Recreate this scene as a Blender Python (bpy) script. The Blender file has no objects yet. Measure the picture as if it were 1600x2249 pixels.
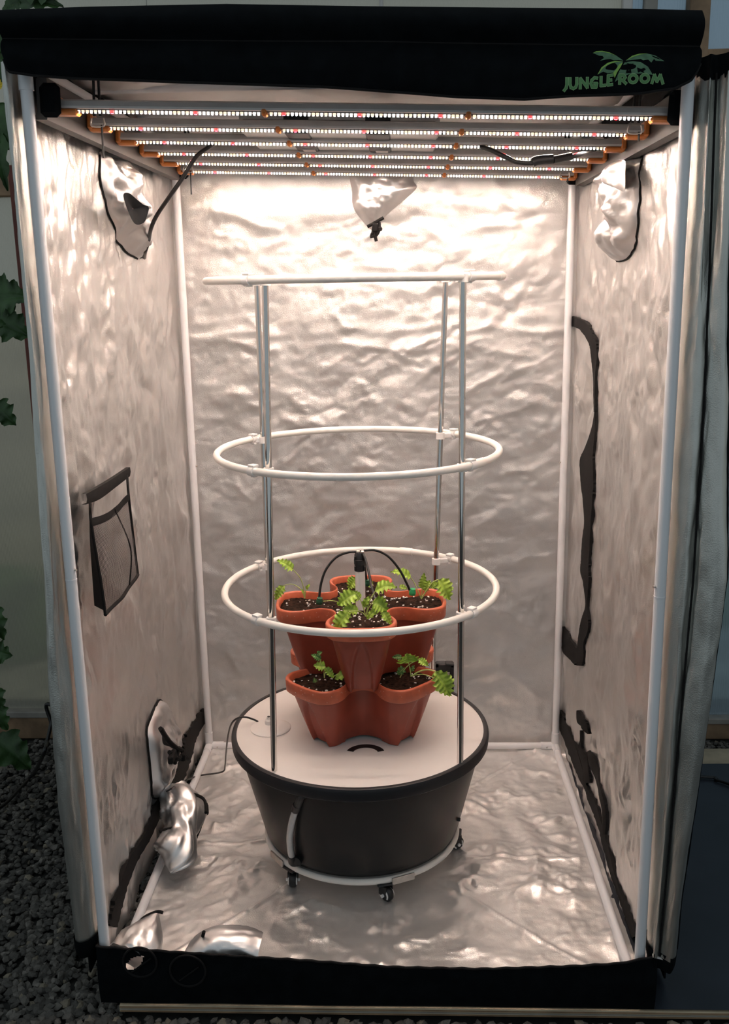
import bpy, math, random
import numpy as np
from mathutils import Vector, Matrix

random.seed(7)
rng = np.random.default_rng(11)
scene = bpy.context.scene
col = scene.collection

# ------------------------------------------------------------------ camera
W_PX, H_PX = 1600.0, 2249.0
CAM = np.array([0.0844707, -1.88441618, 1.56635440])
YAW, PITCH, ROLL, FOC = -0.0412719, 0.23281887, -0.01803941, 2126.53785
_f = np.array([math.sin(YAW)*math.cos(PITCH), math.cos(YAW)*math.cos(PITCH), -math.sin(PITCH)])
_r0 = np.array([math.cos(YAW), -math.sin(YAW), 0.0])
_u0 = np.cross(_r0, _f)
CR = math.cos(ROLL)*_r0 + math.sin(ROLL)*_u0
CU = -math.sin(ROLL)*_r0 + math.cos(ROLL)*_u0
CF = _f
cam_data = bpy.data.cameras.new('camera')
cam = bpy.data.objects.new('camera', cam_data)
col.objects.link(cam)
cam_data.sensor_fit = 'HORIZONTAL'
cam_data.sensor_width = 36.0
cam_data.lens = FOC * 36.0 / W_PX
cam_data.clip_start = 0.05
m = Matrix(((CR[0], CU[0], -CF[0], CAM[0]), (CR[1], CU[1], -CF[1], CAM[1]), (CR[2], CU[2], -CF[2], CAM[2]), (0, 0, 0, 1)))
cam.matrix_world = m
scene.camera = cam

# ------------------------------------------------------------------ world + exposure
world = bpy.data.worlds.new('world')
scene.world = world
world.use_nodes = True
bgn = world.node_tree.nodes['Background']
bgn.inputs[0].default_value = (0.80, 0.93, 1.0, 1)
bgn.inputs[1].default_value = 0.34
scene.view_settings.view_transform = 'Standard'
scene.view_settings.look = 'None'
scene.view_settings.gamma = 1.0
scene.view_settings.use_curve_mapping = False
scene.view_settings.exposure = 0.08
LED_W = 880.0      # emission of the white diodes, straight down
LED_R = 300.0      # emission of the red diodes, straight down
LED_SIDE = 1.25     # emission of the flank of a diode lens

# a pixel of the photograph turned into a point on a plane of the scene
def _ray(px, py):
    return CF + (px - W_PX/2)/FOC*CR - (py - H_PX/2)/FOC*CU
def at(px, py, axis, v):
    d = _ray(px, py); return CAM + (v - CAM[axis])/d[axis]*d
def ay(px, py, Y): return at(px, py, 1, Y)
def az(px, py, Z): return at(px, py, 2, Z)
def ax(px, py, X): return at(px, py, 0, X)

# ------------------------------------------------------------------ noise
_perm = np.concatenate([np.random.default_rng(3).permutation(256)]*2)
_ang = np.random.default_rng(4).uniform(0, 2*np.pi, 256)
_gx, _gy = np.cos(_ang), np.sin(_ang)
def pn(x, y, seed=0):
    x = np.asarray(x, float) + seed*17.31; y = np.asarray(y, float) + seed*9.77
    xi = np.floor(x).astype(int); yi = np.floor(y).astype(int)
    xf = x - xi; yf = y - yi
    xi &= 255; yi &= 255
    u = xf**3*(xf*(xf*6-15)+10); v = yf**3*(yf*(yf*6-15)+10)
    def g(ix, iy, dx, dy):
        h = _perm[(_perm[ix & 255] + iy) & 255]
        return _gx[h]*dx + _gy[h]*dy
    a = g(xi, yi, xf, yf); b = g(xi+1, yi, xf-1, yf); c = g(xi, yi+1, xf, yf-1); d = g(xi+1, yi+1, xf-1, yf-1)
    return (a + u*(b-a)) + v*((c + u*(d-c)) - (a + u*(b-a)))
def ridge(x, y, seed=0):
    return 1 - 2*np.abs(pn(x, y, seed))*1.4
_rv = np.random.default_rng(6).uniform(-1, 1, 256)
def facet(x, y, seed=0):
    """piecewise flat noise on a triangle lattice: flat facets that meet in sharp creases"""
    x = np.asarray(x, float) + seed*13.7; y = np.asarray(y, float) + seed*5.3
    x, y = x + .35*pn(x*.9, y*.9, seed+1), y + .35*pn(x*.9, y*.9, seed+2)
    s_ = (x+y)*.36602540378; i = np.floor(x+s_).astype(int); j = np.floor(y+s_).astype(int)
    fx = x+s_-i; fy = y+s_-j; up = fx > fy
    def h(a, b): return _rv[(_perm[a & 255] + b) & 255 if False else _perm[(_perm[a & 255] + b) & 255]]
    v0 = h(i, j); v1 = np.where(up, h(i+1, j), h(i, j+1)); v2 = h(i+1, j+1)
    hi = np.maximum(fx, fy); lo = np.minimum(fx, fy)
    return v0*(1-hi) + v1*(hi-lo) + v2*lo
def crumple(u, v, seed=0, su=1.0, sv=1.0, amp=1.0, fine=1.0):
    """wrinkled foil cloth: broad swells, creased facets, small crinkles (metres)"""
    c, s_ = math.cos(.35), math.sin(.35)
    a = (u*c - v*s_ if su == sv else u); b = (u*s_ + v*c if su == sv else v)
    wu = a + .03*pn(u*4, v*4, seed+5); wv = b + .03*pn(u*4, v*4, seed+6)
    d = .010*pn(wu*2.6*su, wv*2.6*sv, seed)
    m1 = .6 + .9*np.abs(pn(u*1.9, v*1.9, seed+9)); m2 = .45 + 1.5*np.abs(pn(u*3.3, v*3.3, seed+10)); m3 = .3 + 2.0*np.abs(pn(u*4.7, v*4.7, seed+11))
    d = d + .0085*facet(wu*5*su, wv*5*sv, seed+1)*m1
    d = d + .0038*facet(wu*12*su, wv*12*sv, seed+2)*m2*fine
    d = d + .0016*facet(wu*29*su, wv*29*sv, seed+3)*m3*fine
    d = d + .0007*facet(wu*66*su, wv*66*sv, seed+4)*m2*fine
    return d*amp

# ------------------------------------------------------------------ materials
def _n(nt, t, **kw):
    n = nt.nodes.new(t)
    for k, v in kw.items(): setattr(n, k, v)
    return n
def mat(name, color, rough=.5, metal=0.0, var=.12, scale=20.0, bump=.0, bscale=200.0, trans=0.0, ior=1.45,
        rvar=0.0, spec=.5, sheen=0.0, color2=None, dist=.002, sss=0.0, alpha=None):
    mm = bpy.data.materials.new(name); mm.use_nodes = True
    nt = mm.node_tree; p = nt.nodes['Principled BSDF']
    tc = _n(nt, 'ShaderNodeTexCoord')
    no = _n(nt, 'ShaderNodeTexNoise'); no.inputs['Scale'].default_value = scale; no.inputs['Detail'].default_value = 4
    nt.links.new(tc.outputs['Object'], no.inputs['Vector'])
    rp = _n(nt, 'ShaderNodeValToRGB')
    c = np.array(color[:3]); a = np.clip(c*(1-var), 0, 1); b = np.array(color2) if color2 is not None else np.clip(c*(1+var), 0, 1)
    rp.color_ramp.elements[0].position = .35; rp.color_ramp.elements[1].position = .68
    rp.color_ramp.elements[0].color = (*a, 1); rp.color_ramp.elements[1].color = (*b, 1)
    nt.links.new(no.outputs['Fac'], rp.inputs['Fac'])
    nt.links.new(rp.outputs['Color'], p.inputs['Base Color'])
    p.inputs['Metallic'].default_value = metal
    p.inputs['Roughness'].default_value = rough
    p.inputs['Specular IOR Level'].default_value = spec
    if rvar:
        mr = _n(nt, 'ShaderNodeMapRange')
        mr.inputs['To Min'].default_value = max(.02, rough-rvar); mr.inputs['To Max'].default_value = rough+rvar
        nt.links.new(no.outputs['Fac'], mr.inputs['Value']); nt.links.new(mr.outputs['Result'], p.inputs['Roughness'])
    if trans:
        p.inputs['Transmission Weight'].default_value = trans; p.inputs['IOR'].default_value = ior
    if sss:
        p.inputs['Subsurface Weight'].default_value = sss; p.inputs['Subsurface Radius'].default_value = (.01, .01, .005)
        p.inputs['Subsurface Scale'].default_value = .3
    if bump:
        bn = _n(nt, 'ShaderNodeTexNoise'); bn.inputs['Scale'].default_value = bscale; bn.inputs['Detail'].default_value = 3
        nt.links.new(tc.outputs['Object'], bn.inputs['Vector'])
        bp = _n(nt, 'ShaderNodeBump'); bp.inputs['Strength'].default_value = bump; bp.inputs['Distance'].default_value = dist
        nt.links.new(bn.outputs['Fac'], bp.inputs['Height']); nt.links.new(bp.outputs['Normal'], p.inputs['Normal'])
    return mm
def emis(name, color, strength):
    mm = bpy.data.materials.new(name); mm.use_nodes = True
    nt = mm.node_tree; p = nt.nodes['Principled BSDF']
    p.inputs['Base Color'].default_value = (.8, .8, .75, 1); p.inputs['Roughness'].default_value = .3
    p.inputs['Emission Color'].default_value = (*color, 1)
    # a diode lens throws its light along its axis: strong where the lens faces down, weak on its flank
    ge = _n(nt, 'ShaderNodeNewGeometry'); sx = _n(nt, 'ShaderNodeSeparateXYZ'); nt.links.new(ge.outputs['True Normal'], sx.inputs[0])
    mr = _n(nt, 'ShaderNodeMapRange', interpolation_type='SMOOTHSTEP')
    mr.inputs['From Min'].default_value = -.86; mr.inputs['From Max'].default_value = -.99
    mr.inputs['To Min'].default_value = LED_SIDE; mr.inputs['To Max'].default_value = strength
    nt.links.new(sx.outputs[2], mr.inputs['Value']); nt.links.new(mr.outputs['Result'], p.inputs['Emission Strength'])
    return mm
M = {}
M['silver'] = mat('silver_lining', (.79, .77, .75), .34, .90, var=.05, scale=9, bump=.6, bscale=420, rvar=.05, dist=.0012)
M['silver_back'] = mat('silver_back_lining', (.76, .735, .715), .45, .92, var=.05, scale=9, bump=.8, bscale=480, rvar=.06, dist=.0012)
M['silver_floor'] = mat('silver_floor_lining', (.88, .86, .84), .32, .72, var=.06, scale=8, bump=.5, bscale=420, rvar=.03, dist=.001)
M['silver_sleeve'] = mat('silver_sleeve_cloth', (.78, .765, .76), .38, .92, var=.04, scale=12, bump=.12, bscale=300, dist=.001)
M['silver_flap'] = mat('silver_door_lining', (.58, .58, .54), .38, .95, var=.06, scale=9, bump=.4, bscale=420, rvar=.05, dist=.0012)
M['canvas'] = mat('black_canvas', (.0035, .0045, .0055), .8, 0, var=.25, scale=30, bump=.3, bscale=900, spec=.06, dist=.0006)
M['velcro'] = mat('black_strip_cloth', (.009, .0082, .0082), .8, 0, var=.2, scale=60, bump=.4, bscale=700, spec=.2, dist=.0006)
M['pole_white'] = mat('white_coated_pole', (.78, .78, .80), .32, 0, var=.02, scale=6)
M['steel'] = mat('polished_steel', (.74, .72, .69), .09, 1.0, var=.03, scale=14)
M['hoop'] = mat('white_pvc_hoop', (.84, .81, .76), .38, 0, var=.03, scale=14, bump=.05, bscale=120)
M['clip'] = mat('white_clip_plastic', (.84, .82, .80), .4, 0, var=.03, scale=30)
M['rail'] = mat('dark_rail_aluminium', (.075, .07, .067), .5, .4, var=.06, scale=25)
M['alu'] = mat('grey_aluminium', (.55, .52, .50), .5, .3, var=.06, scale=25)
M['alu_light'] = mat('pale_driver_case', (.62, .60, .58), .4, .5, var=.04, scale=20)
M['strip'] = mat('dark_diode_strip', (.03, .028, .026), .5, 0, var=.1, scale=40)
M['rubber'] = mat('black_rubber', (.012, .012, .013), .45, 0, var=.2, scale=40)
M['orange'] = mat('orange_plastic', (.62, .20, .045), .35, 0, var=.08, scale=40)
M['tank'] = mat('black_tank_plastic', (.012, .0115, .0115), .33, 0, var=.12, scale=6, rvar=.03, spec=.16, bump=.04, bscale=40)
M['tank_rim'] = mat('black_tank_rim_plastic', (.018, .018, .020), .36, 0, var=.1, scale=20, spec=.3)
M['lid'] = mat('white_lid_plastic', (.82, .77, .73), .45, 0, var=.03, scale=5, bump=.04, bscale=200)
M['terra'] = mat('terracotta_plastic', (.29, .052, .028), .42, 0, var=.1, scale=18, bump=.05, bscale=160)  # pot body: same plastic as the rim, darkened to stand in for shade
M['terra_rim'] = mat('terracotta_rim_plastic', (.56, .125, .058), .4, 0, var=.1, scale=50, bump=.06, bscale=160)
M['soil'] = mat('potting_soil', (.016, .009, .006), .95, 0, var=.5, scale=90, bump=1.0, bscale=260, spec=.1, color2=(.05, .026, .017), dist=.004)
M['perlite'] = mat('perlite', (.82, .78, .72), .8, 0, var=.06, scale=90)
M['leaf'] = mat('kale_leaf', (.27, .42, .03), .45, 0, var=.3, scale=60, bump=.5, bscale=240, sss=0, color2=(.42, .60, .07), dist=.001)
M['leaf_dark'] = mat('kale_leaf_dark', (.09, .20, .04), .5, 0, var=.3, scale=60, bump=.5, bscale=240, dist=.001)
M['stalk'] = mat('kale_stalk', (.42, .50, .14), .45, 0, var=.12, scale=50)
M['vine_leaf'] = mat('vine_leaf', (.035, .085, .022), .5, 0, var=.35, scale=25, bump=.6, bscale=60, dist=.003)
M['vine_stem'] = mat('vine_stem', (.07, .10, .03), .6, 0, var=.2, scale=40)
M['flower'] = mat('yellow_flower', (.75, .55, .03), .5, 0, var=.1, scale=60)
M['cable'] = mat('black_cable', (.012, .011, .011), .35, 0, var=.15, scale=60)
M['green'] = mat('green_plastic', (.02, .30, .10), .35, 0, var=.1, scale=60)
M['green_dark'] = mat('dark_green_plastic', (.008, .06, .025), .35, 0, var=.1, scale=60)
M['tube_clear'] = mat('clear_tube', (.50, .49, .48), .25, 0, var=.05, scale=30, trans=.25, ior=1.3)
M['plate'] = mat('brushed_plate', (.58, .53, .48), .4, .8, var=.1, scale=60)
M['wood'] = mat('plywood_edge', (.46, .37, .25), .7, 0, var=.2, scale=14, bump=.2, bscale=60)
M['wood_dark'] = mat('brown_timber', (.26, .165, .095), .7, 0, var=.3, scale=16, bump=.3, bscale=50)
M['wood_red'] = mat('red_brown_timber', (.15, .035, .022), .6, 0, var=.2, scale=16, bump=.2, bscale=50)
M['timber_pale'] = mat('weathered_timber', (.28, .26, .23), .7, 0, var=.15, scale=16, bump=.2, bscale=60)
M['stone'] = mat('gravel_stone', (.105, .095, .082), .8, 0, var=.45, scale=25, bump=.3, bscale=150, color2=(.22, .20, .175))
M['stone2'] = mat('dark_gravel_stone', (.058, .054, .048), .8, 0, var=.4, scale=25, bump=.3, bscale=150, color2=(.115, .105, .092))
M['stone3'] = mat('tan_gravel_stone', (.20, .17, .125), .8, 0, var=.3, scale=25, bump=.3, bscale=150)
M['earth'] = mat('dark_earth', (.035, .033, .03), .95, 0, var=.3, scale=30, bump=.5, bscale=80)
M['sheet'] = mat('dark_ground_sheet', (.018, .022, .031), .42, 0, var=.3, scale=5, rvar=.12, bump=.08, bscale=30)
M['logo'] = mat('green_print', (.10, .26, .09), .6, 0, var=.06, scale=50)
M['logo_edge'] = mat('pale_green_print', (.26, .45, .20), .6, 0, var=.06, scale=50)
M['logo_palm'] = mat('palm_print', (.085, .19, .10), .6, 0, var=.2, scale=90)
M['logo_bright'] = mat('bright_palm_print', (.26, .48, .09), .6, 0, var=.1, scale=90)
M['hedge'] = mat('hedge_green', (.22, .36, .14), .8, 0, var=.5, scale=5)
M['bank'] = mat('brown_bank', (.74, .64, .50), .9, 0, var=.3, scale=3)
M['grass'] = mat('lawn', (.60, .56, .44), .9, 0, var=.3, scale=8)
M['led_warm'] = emis('warm_diode', (1.0, .70, .46), LED_W)
M['led_cool'] = emis('cool_diode', (.96, .87, .82), LED_W)
M['led_red'] = emis('red_diode', (1.0, .004, .012), LED_R)

def net_material():
    mm = bpy.data.materials.new('black_net'); mm.use_nodes = True
    nt = mm.node_tree; p = nt.nodes['Principled BSDF']; out = nt.nodes['Material Output']
    p.inputs['Base Color'].default_value = (.02, .016, .016, 1); p.inputs['Roughness'].default_value = .7
    tc = _n(nt, 'ShaderNodeTexCoord'); sep = _n(nt, 'ShaderNodeSeparateXYZ')
    nt.links.new(tc.outputs['UV'], sep.inputs[0])
    ms = []
    for k in (0, 1):
        a = _n(nt, 'ShaderNodeMath', operation='MULTIPLY'); a.inputs[1].default_value = 55.0 if k == 0 else 95.0
        nt.links.new(sep.outputs[k], a.inputs[0])
        b = _n(nt, 'ShaderNodeMath', operation='FRACT'); nt.links.new(a.outputs[0], b.inputs[0])
        c = _n(nt, 'ShaderNodeMath', operation='LESS_THAN'); c.inputs[1].default_value = .38; nt.links.new(b.outputs[0], c.inputs[0])
        ms.append(c)
    mx = _n(nt, 'ShaderNodeMath', operation='MAXIMUM')
    nt.links.new(ms[0].outputs[0], mx.inputs[0]); nt.links.new(ms[1].outputs[0], mx.inputs[1])
    tr = _n(nt, 'ShaderNodeBsdfTransparent'); mix = _n(nt, 'ShaderNodeMixShader')
    nt.links.new(mx.outputs[0], mix.inputs[0]); nt.links.new(tr.outputs[0], mix.inputs[1]); nt.links.new(p.outputs[0], mix.inputs[2])
    nt.links.new(mix.outputs[0], out.inputs['Surface'])
    return mm
M['net'] = net_material()
def panel_material(name, tint, rib):
    """cloudy twin-wall polycarbonate: half scatters daylight through, half is a rough clear sheet"""
    mm = bpy.data.materials.new(name); mm.use_nodes = True
    nt = mm.node_tree; out = nt.nodes['Material Output']; nt.nodes.remove(nt.nodes['Principled BSDF'])
    rf = _n(nt, 'ShaderNodeBsdfRefraction'); rf.inputs['Color'].default_value = (*tint, 1); rf.inputs['Roughness'].default_value = .22; rf.inputs['IOR'].default_value = 1.12
    tl = _n(nt, 'ShaderNodeBsdfTranslucent'); tl.inputs['Color'].default_value = (*[t*.9 for t in tint], 1)
    df = _n(nt, 'ShaderNodeBsdfDiffuse'); df.inputs['Color'].default_value = (.30, .32, .32, 1)
    gl = _n(nt, 'ShaderNodeBsdfGlossy'); gl.inputs['Roughness'].default_value = .2
    tc = _n(nt, 'ShaderNodeTexCoord'); wv = _n(nt, 'ShaderNodeTexWave'); wv.bands_direction = 'X'
    wv.inputs['Scale'].default_value = rib
    nt.links.new(tc.outputs['Object'], wv.inputs['Vector'])
    bp = _n(nt, 'ShaderNodeBump'); bp.inputs['Strength'].default_value = .25; bp.inputs['Distance'].default_value = .002
    nt.links.new(wv.outputs['Fac'], bp.inputs['Height'])
    for s in (rf, tl, df, gl): nt.links.new(bp.outputs['Normal'], s.inputs['Normal'])
    m1 = _n(nt, 'ShaderNodeMixShader'); m1.inputs[0].default_value = .30
    nt.links.new(rf.outputs[0], m1.inputs[1]); nt.links.new(tl.outputs[0], m1.inputs[2])
    m2 = _n(nt, 'ShaderNodeMixShader'); m2.inputs[0].default_value = .22
    nt.links.new(m1.outputs[0], m2.inputs[1]); nt.links.new(df.outputs[0], m2.inputs[2])
    m3 = _n(nt, 'ShaderNodeMixShader'); m3.inputs[0].default_value = .05
    nt.links.new(m2.outputs[0], m3.inputs[1]); nt.links.new(gl.outputs[0], m3.inputs[2])
    nt.links.new(m3.outputs[0], out.inputs['Surface'])
    return mm
M['panel'] = panel_material('cloudy_polycarbonate', (.93, .90, .82), 60)
M['panel_cool'] = panel_material('bluish_polycarbonate', (.76, .88, .98), 40)

# ------------------------------------------------------------------ mesh builder
class MB:
    def __init__(s): s.v = []; s.f = []; s.mi = []; s.n = 0; s.cur = 0; s.uv = None
    def add(s, v, f):
        v = np.asarray(v, float).reshape(-1, 3)
        s.v.append(v); o = s.n; s.n += len(v)
        for q in f: s.f.append(tuple(int(i)+o for i in q)); s.mi.append(s.cur)
        return s
    def grid(s, P, closeu=False, closev=False):
        P = np.asarray(P, float); a, b = P.shape[:2]
        f = []
        for i in range(a if closeu else a-1):
            i2 = (i+1) % a
            for j in range(b if closev else b-1):
                j2 = (j+1) % b
                f.append((i*b+j, i2*b+j, i2*b+j2, i*b+j2))
        return s.add(P, f)
    def box(s, c, size, rot=None, bev=0.0):
        h = np.array(size, float)/2
        if bev <= 0:
            v = np.array([[x, y, z] for x in (-1, 1) for y in (-1, 1) for z in (-1, 1)], float)*h
            f = [(0, 1, 3, 2), (4, 6, 7, 5), (0, 4, 5, 1), (2, 3, 7, 6), (0, 2, 6, 4), (1, 5, 7, 3)]
        else:
            b = min(bev, *(h*.98)); v = []; idx = {}
            for x in (-1, 1):
                for y in (-1, 1):
                    for z in (-1, 1):
                        for k in range(3):
                            q = np.array([x, y, z])*h
                            for kk in range(3):
                                if kk != k: q[kk] -= (x, y, z)[kk]*b
                            idx[(x, y, z, k)] = len(v); v.append(q)
            f = []
            for k in range(3):
                a, c2 = [(1, 2), (2, 0), (0, 1)][k]
                for sg in (-1, 1):
                    lp = []
                    for (p1, p2) in ((-1, -1), (1, -1), (1, 1), (-1, 1)):
                        t = [0, 0, 0]; t[k] = sg; t[a] = p1; t[c2] = p2; lp.append(idx[(*t, k)])
                    f.append(tuple(lp if sg > 0 else lp[::-1]))
            for k in range(3):
                a, c2 = [(1, 2), (2, 0), (0, 1)][k]
                for p1 in (-1, 1):
                    for p2 in (-1, 1):
                        t0 = [0, 0, 0]; t1 = [0, 0, 0]; t0[k] = -1; t1[k] = 1
                        for t in (t0, t1): t[a] = p1; t[c2] = p2
                        q = (idx[(*t0, a)], idx[(*t1, a)], idx[(*t1, c2)], idx[(*t0, c2)])
                        f.append(q if p1*p2 > 0 else q[::-1])
            for x in (-1, 1):
                for y in (-1, 1):
                    for z in (-1, 1):
                        q = tuple(idx[(x, y, z, k)] for k in range(3)); f.append(q if x*y*z > 0 else q[::-1])
            v = np.array(v)
        if rot is not None: v = v @ np.array(rot).T
        return s.add(v + np.array(c, float), f)
    def tube(s, path, r, n=12, cap=True, closed=False, squash=None):
        path = np.asarray(path, float); k = len(path)
        r = np.broadcast_to(np.asarray(r, float), (k,))
        if closed: t = np.roll(path, -1, 0) - np.roll(path, 1, 0)
        else: t = np.gradient(path, axis=0)
        t = t/np.maximum(np.linalg.norm(t, axis=1, keepdims=True), 1e-12)
        up = np.array([0, 0, 1.0]) if abs(t[0][2]) < .9 else np.array([1.0, 0, 0])
        P = []
        nrm = up - t[0]*np.dot(up, t[0]); nrm /= np.linalg.norm(nrm)
        a = np.linspace(0, 2*np.pi, n, endpoint=False)
        for i in range(k):
            nrm = nrm - t[i]*np.dot(nrm, t[i]); nrm /= max(np.linalg.norm(nrm), 1e-9)
            b = np.cross(t[i], nrm)
            q = squash if squash is not None else 1.0
            P.append(path[i] + r[i]*(np.outer(np.cos(a), nrm)*q + np.outer(np.sin(a), b)))
        P = np.array(P); s.grid(P, closeu=closed, closev=True)
        if cap and not closed:
            o = s.n - k*n
            s.f.append(tuple(o+j for j in range(n))[::-1]); s.mi.append(s.cur)
            s.f.append(tuple(o+(k-1)*n+j for j in range(n))); s.mi.append(s.cur)
        return s
    def lathe(s, prof, c, n=48, axis=None):
        a = np.linspace(0, 2*np.pi, n, endpoint=False)
        P = np.array([[(r*math.cos(t), r*math.sin(t), z) for t in a] for r, z in prof])
        if axis is not None:
            q = Vector((0, 0, 1)).rotation_difference(Vector(axis)).to_matrix()
            P = P @ np.array(q).T
        o = s.n
        s.grid(P + np.array(c, float), closev=True)
        k = len(prof)
        if prof[0][0] > 1e-6: s.f.append(tuple(o+j for j in range(n))[::-1]); s.mi.append(s.cur)
        if prof[-1][0] > 1e-6: s.f.append(tuple(o+(k-1)*n+j for j in range(n))); s.mi.append(s.cur)
        return s
    def poly(s, pts, nrm, th):
        """flat outline given thickness along nrm"""
        pts = np.asarray(pts, float); k = len(pts); nrm = np.asarray(nrm, float)
        v = np.concatenate([pts, pts + nrm*th]); f = [tuple(range(k))[::-1], tuple(range(k, 2*k))]
        f += [(i, (i+1) % k, k+(i+1) % k, k+i) for i in range(k)]
        return s.add(v, f)
ORG = {}
def new(name, mb, mats, parent=None, smooth=True, org=None, angle=40):
    v = np.concatenate(mb.v); o0 = np.array(org if org is not None else (ORG.get(parent.name, (0, 0, 0)) if parent else (0, 0, 0)), float)
    me = bpy.data.meshes.new(name)
    me.from_pydata((v - o0).tolist(), [], mb.f)
    if not isinstance(mats, (list, tuple)): mats = [mats]
    for q in mats: me.materials.append(q)
    if len(mats) > 1: me.polygons.foreach_set('material_index', mb.mi)
    if smooth:
        me.shade_smooth()
        if angle: me.set_sharp_from_angle(angle=math.radians(angle))
    me.update()
    o = bpy.data.objects.new(name, me); col.objects.link(o)
    if parent is not None: o.parent = parent; ORG[o.name] = tuple(o0)
    else: o.location = Vector(o0); ORG[o.name] = tuple(o0)
    return o
def tag(o, label=None, cat=None, group=None, kind=None):
    if label: o['label'] = label
    if cat: o['category'] = cat
    if group: o['group'] = group
    if kind: o['kind'] = kind
    return o
def thing(name, label, cat, loc, group=None):
    o = bpy.data.objects.new(name, None); col.objects.link(o); o.location = Vector(loc); o.empty_display_size = .05
    ORG[o.name] = tuple(loc); return tag(o, label, cat, group)
def smooth_path(pts, n=40, closed=False):
    P = np.asarray(pts, float); k = len(P)
    out = []
    segs = k if closed else k-1
    per = max(2, n//segs)
    for i in range(segs):
        if closed: p0, p1, p2, p3 = P[(i-1) % k], P[i], P[(i+1) % k], P[(i+2) % k]
        else: p0, p1, p2, p3 = P[max(i-1, 0)], P[i], P[i+1], P[min(i+2, k-1)]
        for t in np.linspace(0, 1, per, endpoint=False):
            out.append(.5*((2*p1) + (-p0+p2)*t + (2*p0-5*p1+4*p2-p3)*t*t + (-p0+3*p1-3*p2+p3)*t**3))
    if not closed: out.append(P[-1])
    return np.array(out)
def circle(c, r, n=96, z=0.0):
    a = np.linspace(0, 2*np.pi, n, endpoint=False); return np.stack([c[0]+r*np.cos(a), c[1]+r*np.sin(a), np.full(n, c[2])], -1)

# ================================================================== SETTING
GZ = -.045            # top of the gravel bed
gb = MB().box((0, .8, GZ-.06), (7, 7, .08))
ground = new('ground', gb, M['earth'], smooth=False); tag(ground, kind='structure')
# stones: three crushed-rock shapes, 300 nearest ones singly, the rest joined
def rock(seed, sub=1):
    r = np.random.default_rng(seed)
    t = (1+5**.5)/2
    v = np.array([(-1, t, 0), (1, t, 0), (-1, -t, 0), (1, -t, 0), (0, -1, t), (0, 1, t), (0, -1, -t), (0, 1, -t), (t, 0, -1), (t, 0, 1), (-t, 0, -1), (-t, 0, 1)], float)
    v /= np.linalg.norm(v[0])
    f = [(0, 11, 5), (0, 5, 1), (0, 1, 7), (0, 7, 10), (0, 10, 11), (1, 5, 9), (5, 11, 4), (11, 10, 2), (10, 7, 6), (7, 1, 8), (3, 9, 4), (3, 4, 2), (3, 2, 6), (3, 6, 8), (3, 8, 9), (4, 9, 5), (2, 4, 11), (6, 2, 10), (8, 6, 7), (9, 8, 1)]
    v = v*(1 + r.uniform(-.28, .22, (len(v), 1)))*np.array([1.0, r.uniform(.62, .85), r.uniform(.42, .6)])
    return v, f
rocks = [rock(i) for i in range(6)]
rock_me = []
for i, (v, f) in enumerate(rocks):
    for j, mk in enumerate(('stone', 'stone2', 'stone3')):
        if j == 2 and i > 1: continue
        me = bpy.data.meshes.new('stone'); me.from_pydata(v.tolist(), [], f); me.materials.append(M[mk]); rock_me.append(me)
spots = []
def scatter(x0, x1, y0, y1, n, s0, s1):
    for _ in range(n):
        spots.append((random.uniform(x0, x1), random.uniform(y0, y1), random.uniform(s0, s1)))
scatter(-1.5, -.57, -.22, .5, 5200, .007, .0150)
scatter(-.6, 1.0, -.20, -.035, 2000, .007, .0150)
scatter(-1.75, -.62, .5, 1.34, 4600, .007, .0140)
scatter(1.0, 1.7, 1.12, 1.34, 900, .007, .0135)
def view_size(sp):
    x, y, s_ = sp
    d = np.array([x, y, GZ]) - CAM; zz = d @ CF
    px = W_PX/2 + FOC*(d @ CR)/zz; py = H_PX/2 - FOC*(d @ CU)/zz
    inside = -5 < px < 1605 and py < 2255
    if x > -.61 and y > -.02 and x < .95: inside = False
    if -.63 < x < -.5 and y > .0: inside = False
    return (s_/zz if inside else -1)
spots.sort(key=view_size, reverse=True)
rest = MB()
for i, (x, y, s_) in enumerate(spots):
    a = random.uniform(0, 6.28); tl = random.uniform(-.3, .3); z = GZ - .016 + random.uniform(0, .012) + s_*.25
    if i < 300:
        o = bpy.data.objects.new('stone', random.choice(rock_me)); col.objects.link(o); o.parent = ground
        o.location = (x, y, z); o.rotation_euler = (tl, random.uniform(-.3, .3), a); o.scale = (s_*1.15,)*3
    else:
        v, f = rocks[i % 6]; R_ = np.array(Matrix.Rotation(a, 3, 'Z') @ Matrix.Rotation(tl, 3, 'X'))
        rest.cur = random.choice((0, 0, 1, 1, 1, 2)) if i % 4 == 0 else (i % 2)
        rest.add((v*s_*1.15) @ R_.T + np.array([x, y, z]), f)
tag(new('gravel', rest, [M['stone'], M['stone2'], M['stone3']], ground, smooth=False), kind='stuff')

# greenhouse wall behind the tent
YB = 1.36
wall = bpy.data.objects.new('wall_back', None); col.objects.link(wall); ORG['wall_back'] = (0, 0, 0); tag(wall, kind='structure')
def wpart(name, c, size, m_, bev=.003): return new(name, MB().box(c, size, bev=bev), M[m_], wall, smooth=False)
wpart('sill_board', (0, YB+.02, -.012), (6.4, .045, .085), 'wood_dark')
wpart('sill_ledge', (-1.6, YB+.015, .043), (3.0, .05, .024), 'timber_pale')
wpart('sill_ledge', (1.6, YB+.01, .020), (3.0, .05, .022), 'timber_pale')
wpart('girt_beam', (-1.6, YB+.012, 1.905), (3.0, .05, .095), 'wood_dark')
wpart('girt_beam', (1.96, YB+.012, 1.855), (1.94, .05, .09), 'wood_dark')
wpart('girt_beam', (1.96, YB+.012, 2.19), (1.94, .05, .10), 'wood_dark')
wpart('post', (-1.085, YB+.004, 1.0), (.17, .055, 1.90), 'wood_red')
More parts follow.
